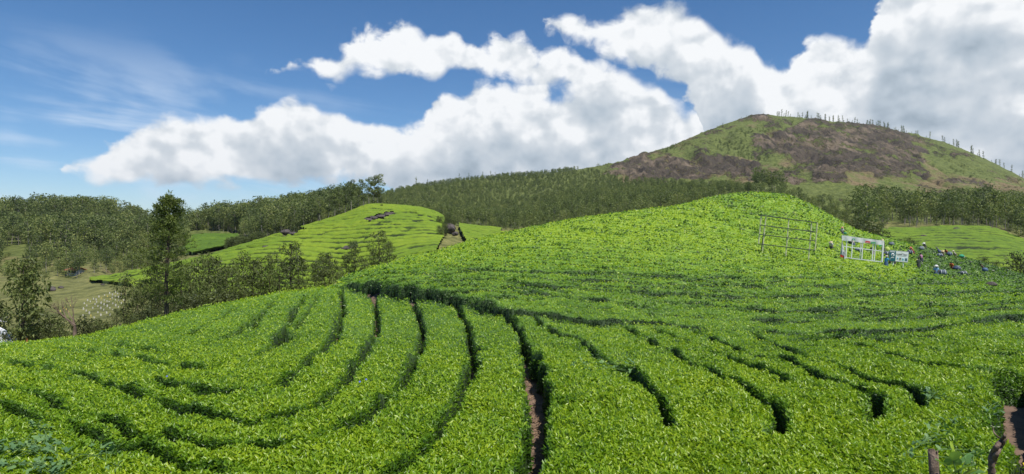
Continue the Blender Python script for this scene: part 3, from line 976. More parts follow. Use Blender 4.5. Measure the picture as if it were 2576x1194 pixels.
TEXT_DRY = [
    ([(1500, 440), (1680, 380), (1800, 372), (1950, 415), (2080, 480), (2050, 515), (1900, 465), (1500, 450)], 0.58),
    ([(1880, 345), (2000, 310), (2200, 310), (2350, 365), (2400, 450), (2380, 500), (2220, 470), (2250, 520), (2100, 490), (2000, 420)], 0.45),
    ([(2300, 440), (2576, 430), (2700, 520), (2576, 560), (2460, 520), (2350, 480)], 0.42),
    ([(1900, 290), (2050, 300), (1800, 345), (1600, 400), (1700, 350)], 0.42),
    ([(2000, 500), (2180, 478), (2240, 520), (2120, 530)], 0.40),
]


def soft_poly(px, py, polys, feather=9.0):
    out = np.zeros(px.shape)
    for poly, s in polys:
        ins = inpoly(px, py, poly)
        d = dist_line(px, py, poly + [poly[0]])
        sd = np.where(ins, d, -d)
        out = np.maximum(out, s * sstep(-feather, feather, sd))
    return out


def patch(name, p0, p1, dp, l0, l1, nl, label, kindcat, drop=None, dryfn=None, rockfn=None, bump=None, mat=LAND, keep=None):
    ps = np.arange(p0, p1 + dp * 0.5, dp)
    ls = np.linspace(math.log(l0), math.log(l1), nl) if not hasattr(l0, '__len__') else None
    P, L = np.meshgrid(ps, ls, indexing='ij')
    D = np.exp(L)
    X = (P - CX) / F * D
    S = slope_at(P, D)
    PY = CY - F * S
    Zv = S * D
    if drop is not None:
        Zv = Zv - drop(P, D, PY)
    rock = rockfn(P, D, PY) if rockfn else np.zeros_like(D)
    dry = dryfn(P, D, PY) if dryfn else np.zeros_like(D)
    if bump is not None:
        edge = sstep(0, 0.06, (L - ls[0]) / (ls[-1] - ls[0])) * sstep(0, 0.06, (ls[-1] - L) / (ls[-1] - ls[0]))
        Zv = Zv + bump(X, D, P, PY, rock) * edge
    nj = P.shape[1]
    q = (np.arange(P.shape[0] - 1)[:, None] * nj + np.arange(nj - 1)[None]).ravel()
    qd = np.stack([q, q + nj, q + nj + 1, q + 1], 1)
    if keep is not None:
        kq = keep(P, D, PY).ravel()[qd].any(1)
        qd = qd[kq]
    V = np.stack([X, D, Zv], 2).reshape(-1, 3)
    use, inv = np.unique(qd.ravel(), return_inverse=True)
    me = np_mesh(name, V[use], inv.reshape(-1, 4), mat, attrs={'rock': rock.ravel()[use], 'dry': dry.ravel()[use]}, smooth=True)
    o = link(name, me)
    tag(o, label, kindcat, kind='structure')
    return o


def near_drop(P, D, PY):
    endD = np.where(P < 850, rowD(5, P) * 1.05 + 0.6, np.where(P < 1010, rowD(7, P) * 1.08, rowD(9, P) * 1.035))
    t = sstep(5.2, 7.0, D) * (1 - sstep(1.0, 1.08, D / endD))
    return 0.82 * t


def near_bump(X, Y, P, PY, rock):
    return (fbm(X * 2.5, Y * 2.5, 3, 81) - 0.5) * 0.10


L_NEAR, L_MID, L_FAR = 128.0, 225.0, 1400.0
PLOTS = [[(225, 712), (300, 718), (420, 738), (560, 752), (760, 756), (900, 745), (1262, 690), (1262, 500), (930, 500), (600, 560), (225, 690)],
         [(440, 640), (460, 596), (530, 588), (600, 590), (606, 612), (560, 626), (500, 640)],
         [(2190, 700), (2215, 582), (2300, 577), (2380, 573), (2480, 574), (2530, 588), (2590, 612), (2760, 640), (2760, 720)]]


def plot_drop(P, D, PY):
    m_ = np.zeros(P.shape)
    for pl in PLOTS:
        m_ = np.maximum(m_, sstep(1, 7, np.where(inpoly(P, PY, pl), dist_line(P, PY, pl + [pl[0]]), -1)))
    return 0.75 * m_ * (D > 92)


def start_dip(D, d0):
    return 0.5 * (1 - sstep(d0, d0 * 1.03, D))
patch('field_ground', -900, 3500, 16, 1.0, 60.0, 170, 'brown soil ground under the tea hedges of the near field', 'ground', drop=near_drop, bump=near_bump, mat=SOIL)
patch('hill_ground', -900, 3500, 16, 59.0, L_NEAR, 70, 'ground of the tea hill and the valley edge below it', 'ground', drop=lambda P, D, PY: near_drop(P, D, PY) + plot_drop(P, D, PY) + start_dip(D, 59.0),
      dryfn=lambda P, D, PY: 0.25 + 0 * P, mat=GRASS, bump=lambda X, Y, P, PY, r: (fbm(X * 0.5, Y * 0.5, 3, 83) - 0.5) * 0.5)


def mid_bump(X, Y, P, PY, r):
    return (fbm(X * 0.25, Y * 0.25, 4, 85) - 0.5) * 0.9


patch('valley_ground', -900, 3500, 10, L_NEAR * 0.985, L_MID, 90, 'grassy valley ground between the tea hills', 'ground', drop=lambda P, D, PY: plot_drop(P, D, PY) + start_dip(D, L_NEAR * 0.985), bump=mid_bump,
      dryfn=lambda P, D, PY: 0.22 * (P < 420) + 0.15, mat=GRASS)


def gullies(X, Y):
    """depth of the gullies down the mountain side"""
    top = 1 - sstep(0.84, 0.95, Y / rowD(16, CX + F * X / Y))
    return 9.0 * (1 - np.abs(2 * fbm(X * 0.022, Y * 0.008, 3, 99) - 1)) ** 4 * sstep(450, 650, Y) * top


def far_bump(X, Y, P, PY, rock):
    b1 = (fbm(X * 0.05, Y * 0.05, 5, 91) - 0.5) * 7.0 - gullies(X, Y)
    ledge = fbm(X * 0.045 + 0.02 * Y, Y * 0.02, 4, 93)
    b2 = np.abs(np.mod(ledge * 9, 1) - 0.5) * 9.0 * rock
    b3 = (fbm(X * 0.16, Y * 0.07, 4, 95, 0.6) - 0.5) * 13.0 * rock
    b4 = (fbm(X * 0.4, Y * 0.4, 3, 97) - 0.5) * 2.2
    return (b1 + b2 + b3 + b4) * sstep(230, 300, Y)


patch('mountain', -900, 3500, 6, L_MID * 0.98, L_FAR, 260, 'green mountain with bare dark rock faces behind the tea', 'mountain', drop=lambda P, D, PY: start_dip(D, L_MID * 0.98), bump=far_bump,
      rockfn=lambda P, D, PY: soft_poly(P + 70 * (fbm(P * 0.018, PY * 0.03, 4, 141) - 0.5), PY + 46 * (fbm(P * 0.018 + 9, PY * 0.03, 4, 143) - 0.5), TEXT_ROCK, 14) * (D > 420) * (D < 1100),
      dryfn=lambda P, D, PY: soft_poly(P + 80 * (fbm(P * 0.015, PY * 0.03, 4, 145) - 0.5), PY + 50 * (fbm(P * 0.015, PY * 0.03, 4, 147) - 0.5), TEXT_DRY, 26) * (D > 420) * (D < 1100) + 0.10)
patch('plain', -900, 3500, 8, L_FAR, 29000.0, 40, 'far low land beyond the hills reaching the horizon', 'ground', dryfn=lambda P, D, PY: 0.2 + 0 * P)

# land behind and beside the viewpoint
me = bpy.data.meshes.new('roadside_ground')
bm = bmesh.new()
ring = []
for r in (0.02, 6, 30, 200, 3000):
    rr = []
    for i in range(40):
        a = math.radians(153) + math.radians(234) * i / 39
        rr.append(bm.verts.new((r * math.cos(a), 1.0 + r * math.sin(a) * 0.999, -1.72 - (0.0 if r < 10 else 0.02 * r))))
    ring.append(rr)
for ra, rb in zip(ring[:-1], ring[1:]):
    for i in range(39):
        bm.faces.new((ra[i], rb[i], rb[i + 1], ra[i + 1]))
bm.to_mesh(me)
bm.free()
me.materials.append(LAND)
tag(link('roadside_ground', me), 'grassy roadside bank behind the viewpoint', 'ground', kind='structure')

# far blue peaks
for i, (pts, D, lab) in enumerate((([(250, 560), (276, 540), (292, 531), (300, 522), (312, 530), (326, 536), (338, 531), (352, 541), (380, 545), (420, 565)], 7000, 'small far pointed peak above the forested hill'),
                                 ([(-260, 560), (-160, 540), (-90, 520), (-40, 524), (0, 531), (24, 540), (60, 560)], 8000, 'far hazy hill shoulder at the left edge behind the forest'))):
    V = []
    Fq = []
    pd = densify(pts, 6)
    n = len(pd)
    for d in (0.86, 0.93, 1.0, 1.12):
        for j, (px, py) in enumerate(pd):
            top = (CY - py + 3.0 * (fbm(np.array([px * 0.15]), np.array([i * 9.0]), 3, 5)[0] - 0.5)) / F * D
            h = top if d == 1.0 else (-20 if d != 0.93 else top * 0.52 - 9)
            x, y = XY(px, D * d)
            V.append((x, y, h))
    for r in range(3):
        for j in range(n - 1):
            Fq.append((r * n + j, r * n + j + 1, (r + 1) * n + j + 1, (r + 1) * n + j))
    me = np_mesh('far_peak', V, Fq, LAND, attrs={'rock': np.zeros(len(V)), 'dry': np.zeros(len(V))}, smooth=True)
    tag(link('far_peak', me), lab, 'mountain', kind='structure')

# ------------------------------------------------------------------ tea plots on the other hills
m, b = new_mat('tea_rows')
tone = b.n('ShaderNodeAttribute', attribute_name='tone').outputs['Fac']
bare = b.n('ShaderNodeAttribute', attribute_name='bare').outputs['Fac']  # carries the painted shade of the row gaps, and the paths
co = b.n('ShaderNodeTexCoord').outputs['Object']
nz = b.noise(co, 2.2, 4, 0.65)
col = b.ramp(b.m('ADD', tone, b.m('MULTIPLY', b.m('SUBTRACT', nz, 0.5), 0.55)), [(0.0, (0.032, 0.068, 0.010)), (0.35, (0.080, 0.145, 0.012)), (0.6, (0.140, 0.220, 0.014)), (0.9, (0.215, 0.290, 0.018))])
col = b.mix(b.ss(0.30, 0.80, bare), col, (0.022, 0.040, 0.010, 1))  # row sides and gaps darkened: gap shade painted into the colour
p = b.n('ShaderNodeBsdfPrincipled', _Roughness=0.75)
p.inputs['Specular IOR Level'].default_value = 0.25
b.put(p.inputs['Base Color'], col)
bp = b.n('ShaderNodeBump', _Strength=0.8, _Height=nz, _Distance=0.25)
b.put(p.inputs['Normal'], bp.outputs[0])
finish(b, p.outputs[0])
TEAROW = m


def tea_plot(label, p0, p1, dp, lo, hi, nl, spacing, poly=None, notpoly=(), tone0=0.55, tilt=0.0, seed=0, paths=(), deep=1.05, warp=1.0):
    ps = np.arange(p0, p1 + dp * 0.5, dp)
    l0 = np.log(lo(ps))[:, None]
    l1 = np.log(hi(ps))[:, None]
    L = l0 + (l1 - l0) * np.linspace(0, 1, nl)[None]
    P = np.repeat(ps[:, None], nl, 1)
    D = np.exp(L)
    X = (P - CX) / F * D
    S = slope_at(P, D)
    Zv = S * D
    PY = CY - F * S
    seg = np.sqrt(np.diff(D, axis=1) ** 2 + np.diff(Zv, axis=1) ** 2)
    arc = np.concatenate([np.zeros((len(ps), 1)), np.cumsum(seg, 1)], 1)
    q = (arc + tilt * X + warp * 5.0 * (fbm(X * 0.03, D * 0.03, 3, 101 + seed) - 0.5) + 0.7 * (fbm(X * 0.25, D * 0.25, 2, 103 + seed) - 0.5)) / spacing
    fr = np.abs(q - np.floor(q) - 0.5)
    st = 0.35 + 0.65 * sstep(0.36, 0.56, fbm(X * 0.16, D * 0.2, 3, 105 + seed))
    g = (1 - sstep(0.08, 0.27, fr)) * st
    for ln, w in paths:
        g = np.maximum(g, 1.15 * (1 - sstep(w, w * 1.7, dist_line(P, PY, ln))))
    row_shade = np.maximum((1 - sstep(0.13, 0.33, fr)) * (0.25 + 0.75 * st), g)  # painted shade on the row sides, wider than the grooves; paths too
    h = 0.75 - deep * np.minimum(g, 1) + (fbm(X * 0.6, D * 0.6, 3, 107 + seed) - 0.5) * 0.5
    keep = np.ones(P.shape, bool)
    if poly is not None:
        wob = (fbm(X * 0.2, D * 0.2, 3, 109 + seed) - 0.5) * 8
        keep &= inpoly(P + wob, PY + wob, poly)
    for np_ in notpoly:
        keep &= ~inpoly(P, PY, np_)
    edge = 1.0
    Zv = Zv + h
    nj = nl
    qd = (np.arange(len(ps) - 1)[:, None] * nj + np.arange(nj - 1)[None]).ravel()
    qd = np.stack([qd, qd + nj, qd + nj + 1, qd + 1], 1)
    qd = qd[keep.ravel()[qd].all(1)]
    V = np.stack([X, D, Zv], 2).reshape(-1, 3)
    use, inv = np.unique(qd.ravel(), return_inverse=True)
    tn = np.clip(tone0 + 0.4 * (fbm(X * 0.06, D * 0.06, 3, 111 + seed) - 0.5) + 0.25 * (fbm(X * 0.7, D * 0.7, 2, 113 + seed) - 0.5), 0, 1)
    me = np_mesh('tea_rows', V[use], inv.reshape(-1, 4), TEAROW, tn.ravel()[use], {'bare': row_shade.ravel()[use]}, smooth=True)  # attribute holds painted row shade and paths
    o = link('tea_rows', me)
    tag(o, label, 'tea rows', 'tea plots on the further hills', 'stuff')
    return o


gully = [(1122, 556), (1150, 556), (1156, 580), (1172, 612), (1150, 640), (1090, 670), (1100, 635), (1118, 600)]
rocky = [(915, 557), (950, 546), (985, 537), (992, 541), (960, 556), (930, 562)]
rocky2 = [(700, 588), (722, 580), (760, 577), (770, 582), (735, 594), (715, 600)]
redcut = [(856, 634), (880, 622), (900, 618), (898, 628), (872, 638)]
PATHS = [([(725, 594), (744, 596), (773, 596), (796, 594), (825, 591)], 1.3), ([(874, 578), (932, 569), (990, 564), (1069, 561), (1110, 560)], 1.3),
         ([(1034, 582), (1005, 586), (944, 597), (903, 614), (857, 632), (816, 643), (744, 664)], 1.4), ([(985, 542), (1028, 538), (1069, 550), (1120, 551)], 1.2),
         ([(620, 628), (700, 625), (760, 612)], 1.0), ([(1034, 582), (1080, 578), (1110, 580)], 0.9)]
tea_plot('tea rows striping the sunny hill behind the row of young trees', 225, 1262, 3.0, lambda p: rowD(10, p) * 1.05, lambda p: rowD(12, p) * 1.02, 280, 3.9,
         poly=[(225, 712), (300, 718), (420, 738), (560, 752), (760, 756), (900, 745), (1262, 690), (1262, 500), (930, 500), (600, 560), (225, 690)],
         notpoly=[gully, rocky, rocky2, redcut], tone0=0.66, tilt=0.16, seed=0, paths=PATHS)
tea_plot('small strip of tea rows in the shade beyond the sunny hill', 440, 640, 3.0, lambda p: 206 + 0 * p, lambda p: 275 + 0 * p, 110, 3.6,
         poly=[(440, 640), (460, 596), (530, 588), (600, 590), (606, 612), (560, 626), (500, 640)], tone0=0.36, tilt=-0.1, seed=3)
tea_plot('tea rows on the far slope at the right below the tall forest', 2190, 2760, 3.0, lambda p: rowD(10, p) * 1.04, lambda p: rowD(12, p) * 1.0, 240, 3.4,
         poly=[(2190, 700), (2215, 582), (2300, 577), (2380, 573), (2480, 574), (2530, 588), (2590, 612), (2760, 640), (2760, 720)], tone0=0.58, tilt=0.06, seed=5,
         paths=[([(2340, 626), (2400, 629), (2470, 630), (2540, 632)], 1.6)])
tea_plot('small bright tea patch tucked behind the left shoulder of the tea hill', 1640, 1770, 3.0, lambda p: rowD(9, p) * 1.05, lambda p: rowD(9, p) * 1.22, 60, 1.6,
         tone0=0.6, seed=7)

# ------------------------------------------------------------------ trees


def leaf_cloud(clusters, r, leaf, width, droop=0.15, outward=0.6, up=0.1, shell=0.5):
    """clusters: (centre, radii, leaves, tone)"""
    Ps, As, Ns, Ls, Ws, Ts = [], [], [], [], [], []
    for c, rad, n, t in clusters:
        d = rdir(n, r)
        rr = (shell + (1 - shell) * r.random(n) ** 0.7)[:, None]
        p = np.array(c)[None] + d * rr * np.array(rad)[None]
        a = d * outward + rdir(n, r) + np.array([[0, 0, up - droop * 3]])
        Ps.append(p)
        As.append(a)
        Ns.append(rdir(n, r) + np.array([[0, 0, 0.5]]))
        Ls.append(leaf * r.uniform(0.6, 1.4, n))
        Ws.append(width * r.uniform(0.75, 1.25, n))
        Ts.append(np.clip(t + r.normal(size=n) * 0.16, 0, 1))
    return leaf_arrays(np.concatenate(Ps), np.concatenate(As), np.concatenate(Ns), np.concatenate(Ls), np.concatenate(Ws), np.concatenate(Ts), 0.18, 0.05)


def bent(p0, p1, r, k=4, amp=0.06):
    p0 = np.array(p0, float)
    p1 = np.array(p1, float)
    L = np.linalg.norm(p1 - p0)
    out = []
    for i in range(k + 1):
        t = i / k
        o = r.normal(size=3) * amp * L * math.sin(math.pi * t)
        out.append(tuple(p0 + (p1 - p0) * t + o * (0.6, 0.6, 0.2)))
    return out


class Tree:
    """a wood mesh and a leaf mesh that share one origin at the foot of the trunk"""
    def __init__(s, wood, crown, H):
        s.wood, s.crown, s.H = wood, crown, H

    def single(s, name):
        """one mesh with two materials, for the far woods"""
        bm = bmesh.new()
        bm.from_mesh(s.wood)
        n0 = len(bm.faces)
        bm.from_mesh(s.crown)
        bm.faces.ensure_lookup_table()
        for f in bm.faces[n0:]:
            f.material_index = 1
        me = bpy.data.meshes.new(name)
        bm.to_mesh(me)
        bm.free()
        me.materials.append(s.wood.materials[0])
        me.materials.append(s.crown.materials[0])
        return me

    def place(s, name, x, y, label, cat='tree', group=None, H=None, rz=None, lean=(0, 0), sink=0.1, z=None):
        k = (H or s.H) / s.H
        zz = float(surf(x, y)) if z is None else z
        e = empty(name, (x, y, zz - sink), random.uniform(0, 6.28) if rz is None else rz)
        e.scale = (k, k, k)
        e.rotation_euler = (lean[0], lean[1], e.rotation_euler[2])
        tag(e, label, cat, group)
        link('trunk', s.wood, e)
        link('crown', s.crown, e)
        return e


def euc(seed, H=10.0, r0=0.13, crown=0.5, spread=1.6, nclu=7, leaves=40, leaf=0.5, mat=None, bark=None, top=1.1, wid=0.34, flat=0.6, tone=0.5, fork=0.0, droop=0.2):
    r = np.random.default_rng(seed)
    w = MB()
    lean = r.normal(size=2) * 0.03 * H
    topp = np.array([lean[0], lean[1], H * 0.97])
    tr = bent((0, 0, 0), topp, r, 6, 0.02)
    w.tube(tr, [r0 * (1 - 0.82 * i / 6) for i in range(7)], 6, False)
    cl = []
    for i in range(nclu):
        t = 1 - crown * (i / max(1, nclu - 1)) * r.uniform(0.85, 1.1)
        t = min(t, 1.0)
        a = i * 2.4 + r.uniform(-0.5, 0.5)
        prof = math.sin(math.pi * min(1, 0.18 + (1 - t) / crown * 0.75))
        rad = spread * prof * r.uniform(0.55, 1.0)
        base = np.array(tr[min(6, int(t * 6 * 0.9))])
        ctr = np.array([topp[0] * t + math.cos(a) * rad, topp[1] * t + math.sin(a) * rad, H * t - r.uniform(0, 0.04) * H])
        cr = top * r.uniform(0.65, 1.15) * (0.75 + 0.5 * prof)
        cl.append((ctr, (cr, cr, cr * flat), int(leaves * r.uniform(0.7, 1.3)), tone + r.uniform(-0.12, 0.12)))
        bz = max(base[2] * 0.9, ctr[2] - rad * 1.3 - 0.2)
        b0 = np.array([topp[0] * bz / H, topp[1] * bz / H, bz])
        w.tube(bent(b0, ctr, r, 3, 0.06), [r0 * 0.32, r0 * 0.25, r0 * 0.17, r0 * 0.08], 4, False)
    V, Fc, tn = leaf_cloud(cl, r, leaf, wid, droop)
    return Tree(w.mesh('trunk', bark or PALE, True), np_mesh('crown', V, Fc, mat or FORE, tn), H)


# --- forest woods
FT = [euc(200 + i, 10.0, 0.13, [0.55, 0.45, 0.62, 0.5, 0.58][i], [2.0, 1.7, 2.2, 1.6, 2.1][i], [9, 7, 10, 8, 9][i], 52, 0.58, wid=0.55, top=1.3, flat=0.7, droop=0.05, tone=[0.48, 0.42, 0.52, 0.55, 0.38][i]) for i in range(5)]
SCRUB = [euc(230 + i, 4.0, 0.09, 0.95, 1.5, 9, 40, 0.42, wid=0.55, top=1.0, flat=0.8, tone=[0.45, 0.55, 0.38][i], bark=BARK) for i in range(3)]
PROTO = []
for i, t in enumerate(FT + SCRUB):
    o = bpy.data.objects.new('wood_tree', t.single('wood_tree'))
    PROTO.append(o)


def scatter_group():
    g = bpy.data.node_groups.new('woods', 'GeometryNodeTree')
    g.interface.new_socket('Geometry', in_out='INPUT', socket_type='NodeSocketGeometry')
    g.interface.new_socket('Geometry', in_out='OUTPUT', socket_type='NodeSocketGeometry')
    N = g.nodes
    gi = N.new('NodeGroupInput')
    go = N.new('NodeGroupOutput')
    iop = N.new('GeometryNodeInstanceOnPoints')
    gti = N.new('GeometryNodeGeometryToInstance')
    for o in PROTO[::-1]:
        oi = N.new('GeometryNodeObjectInfo')
        oi.inputs['Object'].default_value = o
        g.links.new(oi.outputs['Geometry'], gti.inputs[0])

    def attr(nm, ty):
        a = N.new('GeometryNodeInputNamedAttribute')
        a.data_type = ty
        a.inputs['Name'].default_value = nm
        return a.outputs['Attribute']
    g.links.new(gi.outputs[0], iop.inputs['Points'])
    g.links.new(gti.outputs[0], iop.inputs['Instance'])
    iop.inputs['Pick Instance'].default_value = True
    g.links.new(attr('pick', 'INT'), iop.inputs['Instance Index'])
    g.links.new(attr('turn', 'FLOAT_VECTOR'), iop.inputs['Rotation'])
    g.links.new(attr('size', 'FLOAT_VECTOR'), iop.inputs['Scale'])
    g.links.new(iop.outputs[0], go.inputs[0])
    return g


WOODS = scatter_group()


def scatter(name, pts, size, pick, label, cat):
    me = bpy.data.meshes.new(name)
    me.vertices.add(len(pts))
    me.vertices.foreach_set('co', np.asarray(pts, np.float32).ravel())
    n = len(pts)
    a = me.attributes.new('pick', 'INT', 'POINT')
    a.data.foreach_set('value', np.asarray(pick, np.int32))
    a = me.attributes.new('turn', 'FLOAT_VECTOR', 'POINT')
    t = np.zeros((n, 3), np.float32)
    t[:, 2] = rng.uniform(0, 6.28, n)
    t[:, :2] = rng.normal(size=(n, 2)) * 0.04
    a.data.foreach_set('vector', t.ravel())
    a = me.attributes.new('size', 'FLOAT_VECTOR', 'POINT')
    s3 = np.repeat(np.asarray(size, np.float32)[:, None], 3, 1)
    s3[:, :2] *= rng.uniform(0.85, 1.25, (n, 1))
    a.data.foreach_set('vector', s3.ravel())
    o = link(name, me)
    md = o.modifiers.new('woods', 'NODES')
    md.node_group = WOODS
    tag(o, label, cat, None, 'stuff')
    return o


def spots(x0, x1, y0, y1, s):
    gx, gy = np.meshgrid(np.arange(x0, x1, s), np.arange(y0, y1, s), indexing='ij')
    gx = gx + rng.uniform(-0.48, 0.48, gx.shape) * s
    gy = gy + rng.uniform(-0.48, 0.48, gy.shape) * s
    return gx.ravel(), gy.ravel()


def px_of(x, y):
    return CX + F * x / y


YB = ([1240, 1400, 1500, 1560, 1650, 1750, 1850, 1960, 2050, 2150, 2250, 2400, 2500, 2576, 2800], [440, 430, 432, 452, 465, 472, 474, 488, 520, 532, 528, 524, 526, 536, 565])
# main silhouette of the near tea hill, to know which trees show
sil = np.array([(CY - F * TAB[i][(LD > math.log(30)) & (LD < math.log(128))].max()) for i in range(len(TP))])


def visible(px, ytop, D):
    return ytop < np.interp(px, TP, sil) - 4


grassfield = [(-400, 760), (-400, 735), (0, 735), (60, 722), (130, 718), (200, 712), (260, 706), (420, 745), (480, 800), (-400, 860)]
clearing = [(20, 622), (60, 616), (75, 626), (60, 660), (24, 660)]


def forest_pts(x0, x1, d0, d1, s, zone):
    x, y = spots(x0, x1, d0, d1, s)
    px = px_of(x, y)
    S = slope_at(px, y)
    py = CY - F * S
    k = (px > -420) & (px < 2960) & zone(px, y, py)
    return x[k], y[k], (S * y)[k], px[k], py[k]


def z_left(px, D, py):
    ok_ = (px < 470) & (D > np.interp(px, [-400, 0, 180, 235, 300, 400, 470], [180, 163, 160, 158, 176, 192, 205])) & (D < 395)
    ok_ &= ~inpoly(px, py, clearing)
    return ok_


def z_ridge(px, D, py):
    lo = np.interp(px, [420, 500, 560, 620, 700, 760, 860, 940, 1020, 1100, 1160, 1240, 1300, 1700, 1800], [330, 290, 290, 240, 215, 210, 215, 222, 226, 224, 222, 205, 180, 165, 200])
    hi = np.where(px < 900, 440, 780)
    return (px > 440) & (px < 1900) & (D > lo) & (D < hi) & (py > np.interp(px, *YB)) & ~inpoly(px, py, [(440, 650), (440, 600), (520, 585), (610, 588), (610, 615), (560, 640)])


def z_belt(px, D, py):
    lo = np.interp(px, [1700, 1900, 2050, 2120, 2200, 2240, 2480, 2530, 2576, 2700], [150, 150, 140, 136, 140, 193, 195, 188, 172, 160])
    return (px > 1880) & (D > lo) & (D < 640) & (py > np.interp(px, *YB))


fx, fy, fz, fpx, fpy = [np.concatenate(t) for t in zip(
    forest_pts(-420, 20, 150, 400, 4.5, z_left),
    forest_pts(-260, 420, 160, 460, 3.5, z_ridge),
    forest_pts(-120, 420, 460, 790, 4.6, z_ridge),
    forest_pts(60, 420, 130, 400, 5.4, z_belt),
    forest_pts(120, 720, 400, 640, 6.5, z_belt))]
n = len(fx)
big = fbm(fx * 0.02, fy * 0.02, 3, 121)
fh = rng.uniform(0.5, 1.2, n) * (0.75 + 0.6 * big)
ridge = (fpx > 900) & (fpx < 1900)
fh *= np.where(ridge, 0.48, 1.0)
fh *= np.where((fpx > 1880) & (fy < 330), 1.0, 1.0)
fh *= np.where((fpx > 810) & (fpx < 975) & (fy < 345), 0.6, 1.0)
fh *= np.where((fpx > 1800) & (fpx < 2160) & (fy < 300), 0.55, 1.0)
fh *= np.where((fpx < 470) & (fy < 215), 0.62, 1.0)
pk = rng.integers(0, 5, n)
infront = (fpx > 8) & (fpx < 72) & (fy > 168) & (fy < 256)
fh = np.where(infront, 0.35, fh)
scr = infront | (rng.random(n) < np.where(ridge, 0.45, np.where((fpx < 470) & (fy < 230), 0.55, 0.22)))
pk = np.where(scr, 5 + rng.integers(0, 3, n), pk)
print('forest trees', n)
# the trees that show largest stand as things of their own
hh = fh * np.where(scr, 4.0, 10.0)
ytop = fpy - hh / fy * F
app = hh / fy * visible(fpx, ytop, fy) * ((fpx > 10) & (fpx < 2566)) * ~scr
# front trees only: skip those hidden by nearer ones in the same direction
order = np.argsort(-app)
own = []
cells = {}
for i in order:
    if len(own) >= 150 or app[i] <= 0:
        break
    key = int(fpx[i] // 14)
    if cells.get(key, 0) >= 1:
        continue
    cells[key] = cells.get(key, 0) + 1
    own.append(i)
own = np.array(own)
isown = np.zeros(n, bool)
isown[own] = True
for i in own:
    t = FT[pk[i]]
    if fpx[i] < 480:
        lb, gr = 'slender eucalyptus in the front of the dense forest on the left hill', 'front trees of the left forest'
    elif fpx[i] < 1250:
        lb, gr = 'dark eucalyptus at the lower edge of the wood behind the sunny tea hill', 'trees behind the sunny tea hill'
    elif fpx[i] < 1900:
        lb, gr = 'small eucalyptus in the wood just behind the long crest of the tea hill', 'trees behind the crest'
    else:
        lb, gr = 'tall straight eucalyptus in the belt of trees below the mountain', 'tree belt below the mountain'
    t.place('eucalyptus_tree', fx[i], fy[i], lb, 'tree', gr, H=10 * fh[i] * 1.08)
rest = ~isown
PT = np.stack([fx, fy, fz - 0.15], 1)
lf = rest & (fpx < 475)
scatter('forest', PT[lf], fh[lf], pk[lf], 'dense dark eucalyptus forest covering the left hill', 'forest')
rf = rest & (fpx >= 475) & (fpx < 1900)
scatter('forest', PT[rf], fh[rf], pk[rf], 'scrubby wood covering the long ridge behind the tea hills', 'forest')
bf = rest & (fpx >= 1900)
scatter('forest', PT[bf], fh[bf], pk[bf], 'belt of eucalyptus wood at the foot of the rocky mountain', 'forest')

# scrub on the mountain's green slopes
x, y = spots(100, 800, 560, 1010, 5.5)
px = px_of(x, y)
S = slope_at(px, y)
py = CY - F * S
rk = soft_poly(px, py, TEXT_ROCK, 12)
dr = soft_poly(px, py, TEXT_DRY, 20)
k = (px > 1480) & (px < 2800) & (rk < 0.2) & (py < np.interp(px, *YB) + 6) & (rng.random(len(px)) < np.where(dr > 0.35, 0.16, 0.75) * sstep(0.35, 0.6, fbm(x * 0.02, y * 0.02, 3, 131)))
k &= py > np.interp(px, [1500, 1640, 1780, 1930, 2100, 2300, 2576, 2800], [418, 388, 336, 296, 312, 346, 458, 560])
scatter('undergrowth', np.stack([x[k], y[k], (S * y)[k] - 0.6 - gullies(x[k], y[k])], 1), rng.uniform(0.4, 1.05, k.sum()), 5 + rng.integers(0, 3, k.sum()), 'low green scrub dotting the mountain slopes', 'scrub')

# --- thin trees standing along the mountain's skyline
THIN = [euc(260 + i, 12.0, 0.15, 0.72, 0.7, 10, 26, 0.55, wid=0.5, top=0.52, flat=1.0, tone=0.4, bark=BARK) for i in range(5)]
crest_k = 16
sky_px = []
r = np.random.default_rng(11)
for a_, b_, nn in ((1800, 1930, 6), (1952, 1990, 10), (2000, 2050, 16), (2056, 2100, 14), (2108, 2150, 14), (2155, 2172, 5), (2178, 2214, 18), (2226, 2240, 6), (2245, 2282, 11), (2290, 2400, 9), (2405, 2425, 4), (2440, 2480, 10), (2490, 2530, 8), (2540, 2585, 8), (1585, 1600, 1)):
    sky_px += list(r.uniform(a_, b_, nn))
for px in sky_px:
    D = float(rowD(crest_k, px)) * r.uniform(0.985, 1.01)
    x, y = XY(px, D)
    H = r.uniform(5, 16) if px > 1935 else r.uniform(4, 9)
    z = float(surf(x, y)) - 0.5
    if 1930 < px < 2300:
        lb = 'thin bare-stemmed tree on the highest part of the mountain skyline'
    elif px >= 2300:
        lb = 'thin tree on the descending right side of the mountain skyline'
    else:
        lb = 'sparse thin tree on the left shoulder of the mountain skyline'
    THIN[r.integers(0, 5)].place('skyline_tree', x, y, lb, 'tree', 'thin trees along the mountain skyline', H=H, lean=(0, r.uniform(0.0, 0.16)), z=z, sink=2.0)

